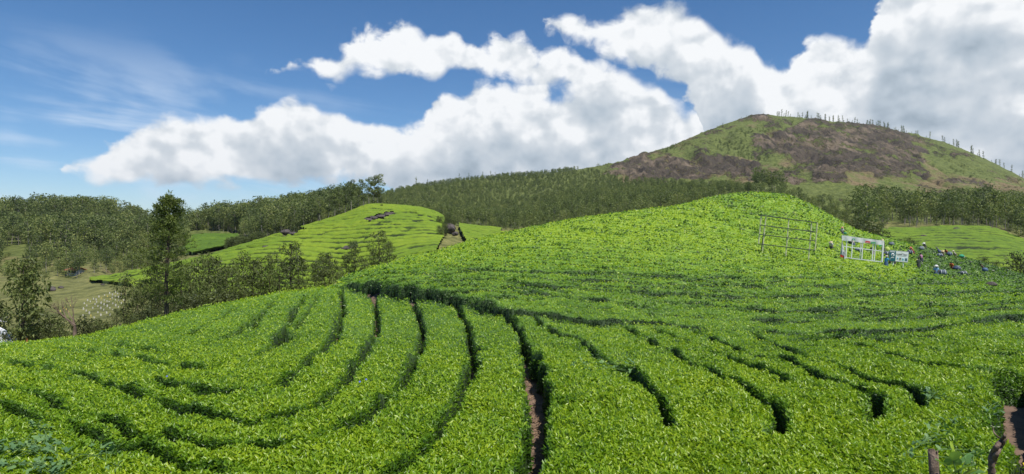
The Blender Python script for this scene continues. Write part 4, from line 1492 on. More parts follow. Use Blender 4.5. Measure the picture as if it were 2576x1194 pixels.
# --- taller trees on the ridge lines
TALL = [euc(280 + i, 12.0, 0.15, [0.6, 0.5, 0.7][i], 1.7, 12, 120, 0.42, wid=0.45, top=0.95, flat=0.55, tone=0.42) for i in range(3)]
tall = [(868, 463, 10), (884, 455, 11), (900, 472, 10), (915, 452, 12), (928, 448, 12), (938, 444, 13), (950, 438, 13), (842, 480, 9), (856, 474, 9), (826, 492, 8), (805, 498, 8), (960, 478, 8)]
for i, (px, yt, _) in enumerate(tall):
    D = float(rowD(12, min(px, 945))) * 1.07
    x, y = XY(px, D)
    z = float(surf(x, y))
    H = (CY - yt) / F * D - z
    pos = 'tallest' if yt < 440 else ''
    lb = ('tallest eucalyptus on the crest of the sunny tea hill' if yt == 438 else 'tall eucalyptus of the clump on the crest of the sunny tea hill')
    TALL[i % 3].place('eucalyptus_tree', x, y, lb, 'tree', None if yt == 438 else 'clump on the crest of the sunny tea hill', H=H)
for px, yt, D, lb in ((960, 472, 520, 0), (983, 482, 560, 0), (1000, 476, 600, 0), (1010, 470, 600, 0), (1048, 446, 660, 0), (1075, 452, 670, 0), (1155, 437, 690, 0), (1180, 436, 690, 0), (1215, 432, 700, 0), (1235, 430, 700, 0), (1246, 433, 700, 0), (1265, 434, 705, 0),
                      (565, 527, 405, 1), (590, 524, 410, 1), (603, 530, 410, 1), (660, 515, 420, 1), (685, 520, 420, 1), (712, 500, 420, 1), (730, 505, 420, 1), (750, 502, 420, 1), (780, 498, 420, 1),
                      (50, 522, 372, 2), (95, 514, 372, 2), (118, 518, 372, 2), (180, 516, 372, 2), (205, 512, 372, 2), (226, 510, 372, 2), (240, 514, 372, 2), (285, 524, 372, 2), (330, 535, 372, 2), (345, 538, 372, 2), (362, 540, 372, 2)):
    x, y = XY(px, D)
    z = float(surf(x, y))
    H = max(5.0, (CY - yt) / F * D - z)
    L3 = ['lone thin tree breaking the skyline of the long ridge', 'tree on the skyline of the wooded spur left of the tea hill', 'umbrella-topped tree on the skyline of the left forest']
    (THIN if lb == 0 else TALL)[random.randrange(3)].place('skyline_tree', x, y, L3[lb], 'tree', L3[lb].replace('tree', 'trees', 1), H=H)

# --- young trees in the valley behind the near field
YOUNG = [euc(300 + i, 6.0, 0.075, [0.72, 0.62, 0.8, 0.7][i], [0.95, 0.8, 0.9, 1.1][i], [12, 10, 14, 12][i], 120, 0.24, wid=0.34, top=0.55, flat=0.8, tone=[0.5, 0.56, 0.42, 0.6][i], mat=TREE, bark=BARK, droop=0.3) for i in range(4)]
young = [(505, 652, 62), (522, 645, 64), (545, 646, 66), (566, 672, 60), (588, 668, 66), (605, 642, 68), (637, 650, 68), (655, 662, 72), (677, 640, 70), (700, 672, 66), (731, 610, 70), (752, 650, 74), (790, 660, 70), (808, 645, 72), (826, 637, 74), (850, 668, 70), (870, 640, 74), (893, 614, 72), (915, 650, 70), (938, 632, 74), (955, 580, 74), (976, 612, 72), (990, 640, 74),
         (478, 690, 58), (455, 668, 56), (385, 668, 54), (400, 700, 50), (360, 705, 54), (345, 725, 52)]
for i, (px, yt, D) in enumerate(young):
    x, y = XY(px, D)
    z = float(surf(x, y))
    H = (CY - yt) / F * D - z
    if px == 731:
        lb, gr = 'young tree with drooping round crown standing tallest in the middle of the row', None
    elif px == 955:
        lb, gr = 'wide feathery tree standing highest at the right end of the young tree row', None
    elif px < 500:
        lb, gr = 'feathery small tree around the foot of the tall lone tree', 'small trees by the tall tree'
    elif px < 700:
        lb, gr = 'young tree in the left half of the row behind the near tea field', 'young tree row, left half'
    else:
        lb, gr = 'young tree in the right half of the row behind the near tea field', 'young tree row, right half'
    nth = sorted(p_[0] for p_ in young if p_[0] >= 500 and p_[0] not in (731, 955)).index(px) if px >= 500 and px not in (731, 955) else 0
    ORD = 'first second third fourth fifth sixth seventh eighth ninth tenth eleventh twelfth thirteenth fourteenth fifteenth sixteenth seventeenth eighteenth nineteenth twentieth twenty-first twenty-second'.split()
    if px >= 500 and px not in (731, 955):
        lb, gr = ORD[nth] + ' of the ordinary young trees, counted from the left, behind the near field', 'young tree row'
    elif px < 500:
        lb, gr = {478: 'feathery small tree right behind the foot of the tall lone tree', 455: 'feathery small tree just right of the tall trunk', 385: 'taller feathery tree just left of the tall trunk', 400: 'low feathery tree nearest left of the tall trunk',
                  360: 'feathery small tree second to the left of the tall trunk', 345: 'lowest feathery tree between the round-crowned tree and the tall trunk'}[px], 'small trees by the tall tree'
    YOUNG[i % 4 if px != 955 else 3].place('young_tree', x, y, lb, 'tree', gr, H=H)
x, y = XY(322, 50)
YOUNG[1].place('young_tree', x, y, 'small tree with round light green crown left of the tall lone tree', 'tree', H=(CY - 694) / F * 50 - float(surf(x, y)))
x, y = XY(292, 46)
YOUNG[3].place('young_tree', x, y, 'bushy bright green young tree low beside the near field edge', 'tree', H=(CY - 775) / F * 46 - float(surf(x, y)))
# leafy tree at the left edge
LEFTT = euc(330, 4.6, 0.07, 0.80, 0.75, 15, 130, 0.21, wid=0.42, top=0.42, flat=0.9, tone=0.5, mat=TREE, bark=BARK, droop=0.35)
x, y = XY(52, 33)
LEFTT.place('young_tree', x, y, 'leafy young tree with ragged crown at the left edge of the field', 'tree', H=(CY - 652) / F * 33 - float(surf(x, y)), rz=1.0)
x, y = XY(-6, 36)
LEFTT.place('young_tree', x, y, 'dark leafy tree cut off by the left edge', 'tree', H=(CY - 745) / F * 36 - float(surf(x, y)), rz=3.0)

# shrubs
SHR = [euc(340 + i, 2.2, 0.06, 0.92, 0.75, 14, 90, 0.17, wid=0.45, top=0.5, flat=0.85, tone=[0.42, 0.55, 0.34][i], mat=TREE, bark=BARK, droop=0.15) for i in range(3)]
shr = [(15, 832, 34), (40, 838, 36), (75, 812, 35), (95, 826, 34), (130, 788, 36), (118, 806, 37), (150, 818, 35), (165, 832, 36), (210, 800, 40), (228, 812, 40), (250, 806, 42), (270, 812, 42), (335, 800, 46), (352, 786, 48), (372, 780, 47), (395, 772, 50), (438, 765, 50), (462, 750, 52), (488, 742, 54), (515, 738, 56), (545, 735, 58), (575, 728, 60), (610, 735, 62)]
for i, (px, yt, D) in enumerate(shr):
    x, y = XY(px, D)
    z = float(surf(x, y))
    H = max(0.8, (CY - yt) / F * D - z)
    lb = 'dark shrub in the thicket at the left end of the field edge' if px < 200 else ('shrub along the field edge below the dead tree and guards' if px < 420 else 'shrub at the foot of the young tree row')
    SHR[i % 3].place('shrub', x, y, lb, 'shrub', lb.replace('shrub', 'shrubs', 1), H=H)
for px, yt, D, W, lb in ((2163, 556, 128, 1.3, 'large round shrub at the foot of the hill, nearest the forest belt'), (2192, 570, 130, 1.2, 'grey-green shrub beside the round one at the hill foot'), (2210, 582, 131, 1.0, 'low shrub ending the hedge of shrubs at the hill foot'),
                         (2285, 599, 160, 1.4, 'dark spreading shrub alone in the far right tea rows'), (2300, 606, 158, 1.1, 'low right half of the dark shrub pair in the tea rows'), (2263, 603, 158, 0.8, 'small shrub left of the dark one in the tea rows'), (2473, 648, 135, 1.0, 'dark shrub at the lower right of the far tea rows'), (2505, 658, 134, 0.9, 'low shrub just right of the dark one near the field end'),
                         (2566, 640, 118, 1.0, 'dark leafy tree standing at the right edge beyond the field'), (960, 536, 186, 1.0, 'grey shrub among the bare rocks on the sunny tea hill'), (1046, 574, 170, 0.8, 'tiny shrub on the tea hill beside the gully')):
    x, y = XY(px, D)
    z = float(surf(x, y))
    H = max(1.2, (CY - yt) / F * D - z)
    e = SHR[0].place('shrub', x, y, lb, 'shrub', None, H=H)
    e.scale.x *= W
    e.scale.y *= W
for i in range(26):
    t = i / 25
    px = 1140 - 35 * t + random.uniform(-14, 14)
    py = 580 + 60 * t
    D = 195 - 55 * t
    x, y = XY(px, D)
    SHR[i % 3].place('shrub', x, y, 'scrub bush in the gully at the right of the sunny tea hill', 'shrub', 'scrub bushes in the gully', H=random.uniform(1.2, 2.4))
for i in range(34):
    px = random.uniform(575, 660)
    py = 612 + (660 - px) * 0.22 + random.uniform(-7, 10)
    D = float(rowD(12, px)) * random.uniform(1.04, 1.16)
    x, y = XY(px, D)
    SHR[i % 3].place('shrub', x, y, 'scrub bush on the shaded slope left of the sunny tea hill', 'shrub', 'scrub bushes left of the tea hill', H=random.uniform(1.6, 3.0))

# --- the tall lone tree
def tall_tree():
    r = np.random.default_rng(401)
    H = 8.3
    w = MB()
    tr = [(0, 0, 0), (0.05, 0, 1.2), (0.02, 0.03, 2.6), (0.09, 0.0, 4.2), (0.16, 0.02, 5.8), (0.2, 0, 7.2), (0.22, 0, 8.1)]
    w.tube(tr, [0.155, 0.13, 0.115, 0.095, 0.065, 0.035, 0.012], 8, False)
    tz = [p[2] for p in tr]
    cl = []
    nb = 58
    for i in range(nb):
        t = (i + 0.5) / nb
        z = 1.5 + (H - 0.25 - 1.5) * t ** 0.93
        prof = np.interp(z, [1.4, 2.4, 3.6, 4.6, 5.6, 6.1, 6.5, 7.2, 7.8, 8.3], [0.9, 1.45, 1.8, 1.75, 1.3, 0.8, 0.95, 0.80, 0.55, 0.18])
        a = i * 2.399 + r.uniform(-0.4, 0.4)
        L = prof * r.uniform(0.6, 1.12)
        b0 = np.array([np.interp(z, tz, [p[0] for p in tr]), 0.0, z - 0.15])
        up = r.uniform(0.15, 0.55) * L
        b1 = b0 + np.array([math.cos(a) * L, math.sin(a) * L, up])
        pts = bent(b0, b1, r, 4, 0.05)
        w.tube(pts, [0.028, 0.022, 0.016, 0.011, 0.005], 4, False)
        dens = 0.62 if z < 6.0 else 1.1
        for t2 in (0.38, 0.58, 0.78, 1.0):
            if r.random() < 0.12:
                continue
            c = b0 + (b1 - b0) * t2 + r.normal(size=3) * 0.07
            cr = r.uniform(0.16, 0.30)
            cl.append((c, (cr * 1.35, cr * 1.35, cr * 0.9), int(74 * dens * r.uniform(0.6, 1.3)), 0.5 + r.uniform(-0.15, 0.18)))
    cl.append((np.array([0.22, 0, 8.15]), (0.2, 0.2, 0.32), 60, 0.6))
    V, Fc, tn = leaf_cloud(cl, r, 0.16, 0.32, 0.02, 0.5, 0.5, 0.15)
    return Tree(w.mesh('trunk', BARK, True), np_mesh('crown', V, Fc, OAK, tn), H)


TT = tall_tree()
x, y = XY(417, 37.5)
zb = float(surf(x, y)) - 0.7
TT.place('tall_tree', x, y, 'tall lone silver oak with straight dark trunk at the field edge', 'tree', H=((CY - 487) / F * 37.5 - zb), rz=0.6, z=zb, sink=0.0)

# --- dead tree
def bare_tree():
    r = np.random.default_rng(421)
    w = MB()

    def grow(p, d, L, rad, lev):
        q = p + d * L
        w.tube(bent(p, q, r, 3, 0.07), [rad, rad * 0.85, rad * 0.7, rad * 0.55], 5 if lev < 2 else 3, False)
        if lev >= 5:
            return
        for k in range(2 if lev < 1 else r.integers(2, 4)):
            dd = d + r.normal(size=3) * 0.32 + np.array([0, 0, 0.30])
            dd = dd / np.linalg.norm(dd)
            grow(q if k else p + d * L * r.uniform(0.6, 1.0), dd, L * r.uniform(0.58, 0.82), rad * 0.55, lev + 1)
    grow(np.zeros(3), np.array([0.05, 0, 1.0]), 0.85, 0.12, 0)
    return w.mesh('trunk', BARK)


me = bare_tree()
me.materials.clear()
me.materials.append(plain('dead_bark', (0.16, 0.115, 0.085), 0.9, 0.2, 0.3, 6.0))
x, y = XY(186, 33)
zb = float(surf(x, y))
zmax = max(v.co.z for v in me.vertices)
o = link('dead_tree', me, None, (x, y, zb - 0.1))
k = ((CY - 738) / F * 33 - zb) / zmax
o.scale = (k, k, k)
tag(o, 'leafless brown tree with bare branches in front of the grass slope', 'tree')

# ------------------------------------------------------------------ sapling guards on the grass slope
def zA(X, Y):
    return X * 0.3686, 440 + Y * 0.3686


guards = [(395, 915), (412, 928), (437, 905), (452, 918), (480, 890), (468, 930), (570, 912), (575, 875), (598, 853), (592, 888), (588, 925), (610, 940), (620, 958), (616, 862), (637, 843), (633, 905), (648, 880), (655, 850), (668, 937), (675, 830), (668, 893), (692, 838), (690, 872), (688, 908), (708, 918), (712, 850), (710, 880), (714, 818), (728, 940), (730, 860), (732, 892), (733, 828), (745, 865), (750, 905), (748, 805), (752, 843), (768, 815), (770, 875), (766, 836), (770, 920), (787, 797), (787, 850), (790, 888), (787, 825), (803, 805), (808, 830), (810, 858), (806, 900), (822, 785), (823, 840), (828, 873), (828, 812), (848, 887), (580, 975), (643, 973), (688, 955), (838, 790), (845, 850), (566, 958), (750, 955), (660, 865)]
w = MB()
nn = 8
for i, (z, rr) in enumerate(((0, 0.17), (0.3, 0.185), (0.62, 0.175), (0.72, 0.16))):
    for j in range(nn):
        a = 2 * math.pi * j / nn
        q = 1 + 0.10 * math.sin(3 * a + i)
        w.v.append((rr * q * math.cos(a), rr * q * math.sin(a), z))
for i in range(3):
    for j in range(nn):
        w.f.append((i * nn + j, i * nn + (j + 1) % nn, (i + 1) * nn + (j + 1) % nn, (i + 1) * nn + j))
sleeve = w.mesh('sleeve', CLOTH)
stake = MB().tube([(0.19, 0, -0.2), (0.2, 0, 0.95)], 0.018, 5).mesh('stake', BARK)
r_ = np.random.default_rng(5)
V, Fc, tn = leaf_cloud([(np.array([0, 0, 0.75]), (0.12, 0.12, 0.14), 14, 0.6)], r_, 0.13, 0.4)
sap = np_mesh('sapling', V, Fc, TREE, tn)
for i, (X, Y) in enumerate(guards):
    px, py = zA(X, Y + 9)
    x, y = mark(px, py, 88, 150)
    e = empty('sapling_guard', (x, y, float(surf(x, y)) - 0.05), random.uniform(0, 6))
    yel = px < 180 or random.random() < 0.15
    lb = 'yellow sapling guard in the rows on the grass slope' if yel else 'white sapling guard in the rows on the grass slope'
    tag(e, lb, 'plant guard', lb.replace('guard', 'guards'))
    s = link('sleeve', sleeve, e)
    s.color = (0.62, 0.50, 0.14, 1) if yel else (0.60, 0.57, 0.48, 1)
    link('stake', stake, e)
    link('sapling', sap, e)
    kk = random.uniform(0.42, 0.58)
    e.scale = (kk, kk, kk)

# ------------------------------------------------------------------ rocks
def rock(px, py, D, w, h, label, seed, d0=None):
    r = random.Random(seed)
    me = MB().ball((0, 0, 0), (1, 0.8, 0.75), 12, 8).mesh('rock', ROCKM)
    for vtx in me.vertices:
        c = vtx.co
        nz_ = fbm(np.array([c.x * 1.6 + seed]), np.array([c.y * 1.6 + c.z * 2.1]), 3, seed)[0]
        f = 0.62 + 0.75 * nz_
        vtx.co = (round(c.x * f * 5) / 5 * 0.6 + c.x * f * 0.4, c.y * f, c.z * f)
    if D is None:
        x, y = mark(px, py, *(d0 or (60, 400)))
    else:
        x, y = XY(px, D)
    o = link('boulder', me, None, (x, y, float(surf(x, y)) + h * 0.2))
    o.scale = (w * 0.34, w * 0.34, h * 0.5)
    o.rotation_euler = (0, 0, r.uniform(-0.5, 0.5))
    tag(o, label, 'rock')


rock(1131, 582, None, 4.4, 3.2, 'large dark boulder at the head of the gully beside the tea hill', 3, (150, 230))
rock(1145, 592, None, 2.4, 1.4, 'smaller boulder just below the large one in the gully', 4, (150, 230))
rock(718, 588, None, 4.0, 2.2, 'dark boulder on the bare patch at the left crest of the sunny hill', 5, (120, 230))
rock(736, 592, None, 3.0, 1.4, 'low brown rock right of the boulder on the bare patch', 6, (120, 230))
for i, (px, py, w_, h_) in enumerate(((925, 558, 3.6, 1.6), (940, 553, 3.0, 1.5), (957, 550, 4.2, 1.8), (975, 546, 3.6, 2.2), (985, 541, 2.6, 1.2))):
    rock(px, py, None, w_, h_, ['flat grey rock slab lowest of the outcrop on the sunny tea hill', 'second lowest rock of the outcrop on the sunny tea hill', 'widest rock of the outcrop below the grey shrub', 'tall dark rock right of the grey shrub on the tea hill', 'small rock topmost of the outcrop on the sunny tea hill'][i], 10 + i, (150, 230))
rock(672, 628, None, 3.2, 1.5, 'round grey boulder in the lower left tea rows of the sunny hill', 20, (100, 220))
rock(697, 638, None, 4.4, 1.0, 'long low rock right of the round boulder in the tea rows', 21, (100, 220))
rock(872, 630, None, 4.0, 1.6, 'reddish earth bank cut into the tea rows', 22, (100, 220))
rock(655, 660, None, 1.8, 0.9, 'small pale stone in the tea rows above the young trees', 23, (90, 220))
rock(127, 733, None, 2.6, 1.5, 'dark boulder on the upper grass slope at left', 24, (90, 170))
rock(153, 727, None, 1.8, 0.9, 'pale rock just right of the dark boulder on the grass', 25, (90, 170))
rock(258, 718, None, 1.2, 0.5, 'small pale stone below the tip of the tea rows', 26, (90, 170))
rock(2493, 720, None, 1.5, 0.7, 'flat brown rock poking out of the plucked tea at right', 27, (40, 110))
rock(2324, 598, None, 3.2, 1.3, 'pinkish rock in the far right tea rows', 28, (126, 200))
rock(2405, 580, None, 4.2, 1.4, 'dark rock at the upper edge of the far right tea rows', 29, (126, 215))

# ------------------------------------------------------------------ houses
WALLC = plain('cream_wall', (0.55, 0.50, 0.40), 0.85, 0.2, 0.12, 1.0)
GREYROOF = plain('grey_roof', (0.20, 0.195, 0.19), 0.8, 0.2, 0.2, 1.0)
REDROOF = plain('clay_roof', (0.36, 0.15, 0.085), 0.85, 0.2, 0.25, 1.5)
DARKW = plain('dark_opening', (0.02, 0.02, 0.022), 0.5)


def house(px, py, D, w, d, h, rz, label, roofm, rise):
    x, y = XY(px, D)
    z = (CY - py) / F * D
    e = empty('house', (x, y, z), rz)
    tag(e, label, 'house')
    z0 = float(surf(x, y)) - z - 1.0
    MB().box((0, 0, (h + z0) / 2), (w, d, h - z0)).build('wall', WALLC, e)
    rf = MB()
    o_ = 0.5
    for sx in (-1, 1):
        rf.v += []
    A = [(-w / 2 - o_, -d / 2 - o_, h), (w / 2 + o_, -d / 2 - o_, h), (w / 2 + o_, d / 2 + o_, h), (-w / 2 - o_, d / 2 + o_, h), (-w / 2 - o_, 0, h + rise), (w / 2 + o_, 0, h + rise)]
    rf.v = A + [(a, b_, c + 0.14) for a, b_, c in A]
    for q_ in ((0, 1, 5, 4), (3, 4, 5, 2)):
        rf.f.append(q_[::-1])
        rf.f.append(tuple(i + 6 for i in q_))
    for q_ in ((0, 1), (1, 5), (5, 2), (2, 3), (3, 4), (4, 0)):
        rf.f.append((q_[0], q_[1], q_[1] + 6, q_[0] + 6))
    rf.build('roof', roofm, e)
    g_ = MB()
    for sx in (-1, 1):
        k_ = len(g_.v)
        g_.v += [(sx * (w / 2 - .01), -d / 2, h), (sx * (w / 2 - .01), d / 2, h), (sx * (w / 2 - .01), 0, h + rise * 0.95)]
        g_.f.append((k_, k_ + 1, k_ + 2))
    g_.build('gable', WALLC, e)
    MB().box((-w * 0.22, -d / 2 - 0.02, h * 0.45), (0.9, 0.1, min(2.0, h * 0.9))).build('door', DARKW, e)
    for sx in (0.1, 0.34):
        MB().box((w * sx, -d / 2 - 0.02, h * 0.58), (1.0, 0.1, 0.9)).build('window', DARKW, e)


house(33, 660, 250, 6.5, 5, 2.5, 0.35, 'small cream house with grey roof in the clearing of the left forest', GREYROOF, 1.5)
house(190, 686, 172, 3.2, 2.6, 0.6, -0.25, 'shed with clay red roof among the trees above the grass slope', REDROOF, 0.7)

# white vehicle at the left edge behind the shrubs
VW = plain('white_vehicle_paint', (0.75, 0.76, 0.77), 0.25, 0.6)
GLS = plain('dark_glass', (0.02, 0.025, 0.03), 0.1, 0.7)
TYR = plain('tyre', (0.015, 0.015, 0.015), 0.9)
x, y = XY(-52, 34)
zz = (CY - 858) / F * 34
e = empty('parked_vehicle', (x, y, zz - 0.95), 0.15)
tag(e, 'white parked vehicle cut by the left edge behind the shrubs', 'vehicle')
prof = [(-2.0, 0.35), (-2.05, 0.95), (-1.85, 1.25), (-1.55, 1.62), (-0.9, 1.78), (0.4, 1.72), (1.0, 1.35), (1.35, 1.02), (1.95, 0.85), (2.0, 0.35)]
bd = MB()
for yy, kx in ((-0.85, 1.0), (-0.7, 1.02), (0.7, 1.02), (0.85, 1.0)):
    for a, c in prof:
        bd.v.append((a * kx, yy, c if abs(yy) < 0.8 else min(c, 0.35 + (c - 0.35) * 0.94)))
np2 = len(prof)
for i in range(3):
    for j in range(np2):
        bd.f.append((i * np2 + j, i * np2 + (j + 1) % np2, (i + 1) * np2 + (j + 1) % np2, (i + 1) * np2 + j))
bd.f.append(tuple(range(np2)))
bd.f.append(tuple(3 * np2 + j for j in range(np2 - 1, -1, -1)))
bd.build('body', VW, e)
for a in (-1.1, -0.2, 0.55):
    MB().box((a, -0.86, 1.32), (0.7, 0.03, 0.42)).build('window', GLS, e)
for a in (-1.25, 1.25):
    for s_ in (-0.82, 0.82):
        MB().tube([(a, s_ - 0.1, 0.33), (a, s_ + 0.1, 0.33)], 0.33, 14).build('wheel', TYR, e)

# small roadside board
x, y = XY(10, 40)
zz = (CY - 812) / F * 40
e = empty('notice_board', (x, y, zz))
tag(e, 'small notice board with red top among the shrubs at the left edge', 'sign')
MB().box((0, 0, -0.6), (0.07, 0.07, 1.6)).build('post', DARKIRON, e)
pn = MB().box((0, -0.05, 0.28), (0.45, 0.03, 0.46)).build('panel', WHITE, e)
MB().box((0, -0.07, 0.42), (0.43, 0.012, 0.15)).build('red_band', plain('red_print', (0.45, 0.05, 0.04), 0.6), pn)
MB().box((0, -0.07, 0.24), (0.40, 0.012, 0.08)).build('dark_band', DARKW, pn)

# ------------------------------------------------------------------ frames and signs on the slope
def W3(px, py, D):
    return ((px - CX) / F * D, D, (CY - py) / F * D)


def bar(name, a, b_, th, mat, parent, org, n=6):
    a = tuple(np.array(a) - np.array(org))
    b_ = tuple(np.array(b_) - np.array(org))
    return MB().tube([a, b_], th, n).build(name, mat, parent)


def z5(X, Y):
    return 1886.8 + X * 0.1709, 515.7 + Y * 0.1709


x, D5 = mark(*z5(527, 752), 40, 100)
def p5(X, Y, dd=0.0):
    px, py = z5(X, Y)
    return W3(px, py, D5 + dd - (X - 527) * 0.0012)


org = p5(527, 760)
e = empty('pole_frame', org)
tag(e, 'large empty frame of pale cane poles with four dark crossbars standing in the tea', 'frame')
for (a, c, ext) in (((165, 158), (125, 577), 0), ((233, 178), (178, 735), 1), ((571, 215), (524, 775), 1), ((908, 255), (860, 808), 1), ((990, 265), (957, 672), 0)):
    bar('upright', p5(*a), p5(*c), 0.062, CANE, e, org)
for (a, c) in (((165, 158), (992, 265)), ((148, 300), (982, 403)), ((135, 436), (970, 534)), ((123, 577), (957, 672))):
    bar('crossbar', p5(*a, -0.09), p5(*c, -0.09), 0.05, DARKIRON, e, org)
bar('brace', p5(238, 190, 0.1), p5(165, 660, 0.9), 0.045, DARKIRON, e, org)


def z8(X, Y):
    return 2088 + X * 0.1001, 566 + Y * 0.1001


x, D8 = mark(*z8(900, 930), 45, 100)
def p8(X, Y, dd=0.0):
    return W3(*z8(X, Y), D8 + dd - (X - 800) * 0.0010)


org = p8(800, 960)
e = empty('billboard_frame', org)
tag(e, 'white metal billboard frame with its torn banner left along the top', 'billboard')
for nm, a, c, th in (('upright', (428, 275), (392, 925), 0.07), ('upright', (567, 400), (536, 850), 0.06), ('upright', (826, 330), (796, 885), 0.065), ('upright', (1082, 470), (1055, 908), 0.06),
                     ('upright', (1152, 480), (1106, 920), 0.05), ('upright', (1338, 405), (1304, 938), 0.10), ('crossbar', (345, 543), (1318, 668), 0.06), ('crossbar', (400, 827), (1310, 936), 0.065), ('crossbar', (310, 300), (1340, 430), 0.05)):
    bar(nm, p8(*a), p8(*c), th, WHITE, e, org, 4)
for a, c in (((778, 450), (742, 960)), ((1112, 900), (1098, 1010))):
    bar('leg', p8(*a, 0.5), p8(*c, 0.5), 0.045, WHITE, e, org, 5)


def cloth_strip(name, top, bot, mat, parent, org, nU=24, nV=6, sag=0.05, dd=-0.12, seed=0, thick=0.012):
    """cloth hung between two mark lines given as lists of (X,Y)"""
    def along(line, t):
        k = t * (len(line) - 1)
        i = min(int(k), len(line) - 2)
        f = k - i
        return (line[i][0] * (1 - f) + line[i + 1][0] * f, line[i][1] * (1 - f) + line[i + 1][1] * f)
    V = []
    for side in (0, 1):
        for i in range(nU + 1):
            for j in range(nV + 1):
                a = along(top, i / nU)
                c = along(bot, i / nU)
                f = j / nV
                X, Y = a[0] * (1 - f) + c[0] * f, a[1] * (1 - f) + c[1] * f
                wv = sag * math.sin(i * 1.1 + seed) * f + sag * 0.6 * math.sin(i * 2.3 + j + seed)
                V.append(np.array(p8(X, Y, dd + wv + side * thick)) - np.array(org))
    Fq = []
    n0 = (nU + 1) * (nV + 1)
    for i in range(nU):
        for j in range(nV):
            a = i * (nV + 1) + j
            Fq.append((a, a + 1, a + nV + 2, a + nV + 1))
            Fq.append((n0 + a, n0 + a + nV + 1, n0 + a + nV + 2, n0 + a + 1))
    me = np_mesh(name, V, Fq, mat, smooth=True)
    return link(name, me, parent)


BAN = plain('banner_cloth', (0.66, 0.66, 0.66), 0.7, 0.2, 0.06, 4.0)
REDP = plain('banner_red', (0.55, 0.04, 0.045), 0.6)
REDB = plain('banner_bright_red', (0.75, 0.05, 0.03), 0.6)
GRNP = plain('banner_green', (0.04, 0.30, 0.10), 0.6)
LGRN = plain('logo_green', (0.03, 0.22, 0.11), 0.6)
bn = cloth_strip('banner', [(298, 262), (560, 300), (820, 338), (1100, 372), (1346, 405)], [(300, 396), (560, 415), (820, 458), (1100, 492), (1200, 505), (1245, 415), (1335, 505)][:4] + [(1335, 512)], BAN, e, org)
dr_ = cloth_strip('hanging_drape', [(296, 395), (312, 400)], [(255, 770), (372, 770)], BAN, e, org, 6, 14, 0.10, -0.12, 1.0)
cloth_strip('drape_tail', [(352, 640), (378, 640)], [(345, 925), (392, 930)], BAN, e, org, 5, 8, 0.08, -0.22, 2.0)
cloth_strip('drape_red_end', [(252, 750), (368, 770)], [(248, 842), (350, 872)], REDB, e, org, 6, 5, 0.06, -0.17, 1.0)


def disc(name, X, Y, r, mat, parent, org, dd=-0.21, r_in=0.0, a0=0, a1=360, sx=1.0):
    n = 28
    V = []
    Fq = []
    for i in range(n + 1):
        a = math.radians(a0 + (a1 - a0) * i / n)
        for rr in (r_in, r):
            for t in (0, 0.012):
                V.append(np.array(p8(X + math.cos(a) * rr * sx, Y - math.sin(a) * rr, dd + t)) - np.array(org))
    for i in range(n):
        k_ = i * 4
        Fq += [(k_, k_ + 2, k_ + 6, k_ + 4), (k_ + 1, k_ + 5, k_ + 7, k_ + 3), (k_ + 2, k_ + 3, k_ + 7, k_ + 6)]
    return link(name, np_mesh(name, V, Fq, mat), parent)


def quadplate(name, pts, mat, parent, org, dd, th=0.012):
    V = [np.array(p8(X, Y, dd)) - np.array(org) for X, Y in pts] + [np.array(p8(X, Y, dd + th)) - np.array(org) for X, Y in pts]
    n = len(pts)
    m_ = MB()
    m_.v = [tuple(v) for v in V]
    m_.f = [tuple(range(n)), tuple(range(2 * n - 1, n - 1, -1))] + [(i, (i + 1) % n, n + (i + 1) % n, n + i) for i in range(n)]
    return m_.build(name, mat, parent)


disc('emblem_ring', 590, 386, 45, LGRN, bn, org, r_in=38, a0=-20, a1=200)
disc('emblem_disc', 590, 386, 33, LGRN, bn, org, a0=-25, a1=205)
disc('emblem_cutout', 585, 380, 12, BAN, bn, org, dd=-0.235, sx=0.8)
quadplate('red_print', [(892, 404), (1012, 418), (1010, 472), (890, 462)], REDP, bn, org, -0.21)
quadplate('white_print', [(905, 442), (1000, 452), (1000, 458), (905, 449)], WHITE, bn, org, -0.235)
quadplate('green_print', [(1022, 424), (1148, 440), (1144, 492), (1018, 482)], GRNP, bn, org, -0.21)
quadplate('white_print', [(1035, 455), (1130, 466), (1130, 472), (1035, 462)], WHITE, bn, org, -0.235)
quadplate('green_cloth', [(1250, 470), (1300, 465), (1305, 530), (1275, 548), (1225, 535)], plain('bright_green_cloth', (0.03, 0.42, 0.14), 0.7), e, org, 0.35, 0.1)

# the information sign
TEAL = plain('sign_teal', (0.012, 0.115, 0.145), 0.5, 0.4)
SIGNW = plain('sign_white', (0.76, 0.77, 0.76), 0.5, 0.4)
INK = plain('sign_ink', (0.02, 0.02, 0.022), 0.6)
CYAN = plain('sign_cyan', (0.05, 0.45, 0.60), 0.6)
PALEINK = plain('sign_pale_ink', (0.50, 0.52, 0.46), 0.6)
xs_, Ds = mark(*z8(1710, 1035), 45, 100)
Dsave = D8
D8 = Ds
org = p8(1710, 1035)
e = empty('farm_sign', org)
tag(e, 'white and teal FARM VISIT sign board on two posts in the tea', 'sign')
bar('post', p8(1592, 900, 0.06), p8(1582, 1070, 0.06), 0.055, WHITE, e, org, 4)
bar('post', p8(1842, 920, 0.06), p8(1830, 1085, 0.06), 0.055, WHITE, e, org, 4)
pb = quadplate('teal_panel', [(1500, 645), (1662, 664), (1640, 917), (1483, 905)], TEAL, e, org, -0.04, 0.06)
pw = quadplate('white_panel', [(1664, 664), (1976, 692), (1950, 946), (1642, 917)], SIGNW, e, org, -0.04, 0.06)
fr_ = MB()
for a, c in (((1498, 640), (1980, 688)), ((1980, 688), (1952, 950)), ((1952, 950), (1480, 909)), ((1480, 909), (1498, 640))):
    fr_.tube([tuple(np.array(p8(*a)) - np.array(org)), tuple(np.array(p8(*c)) - np.array(org))], 0.028, 5)
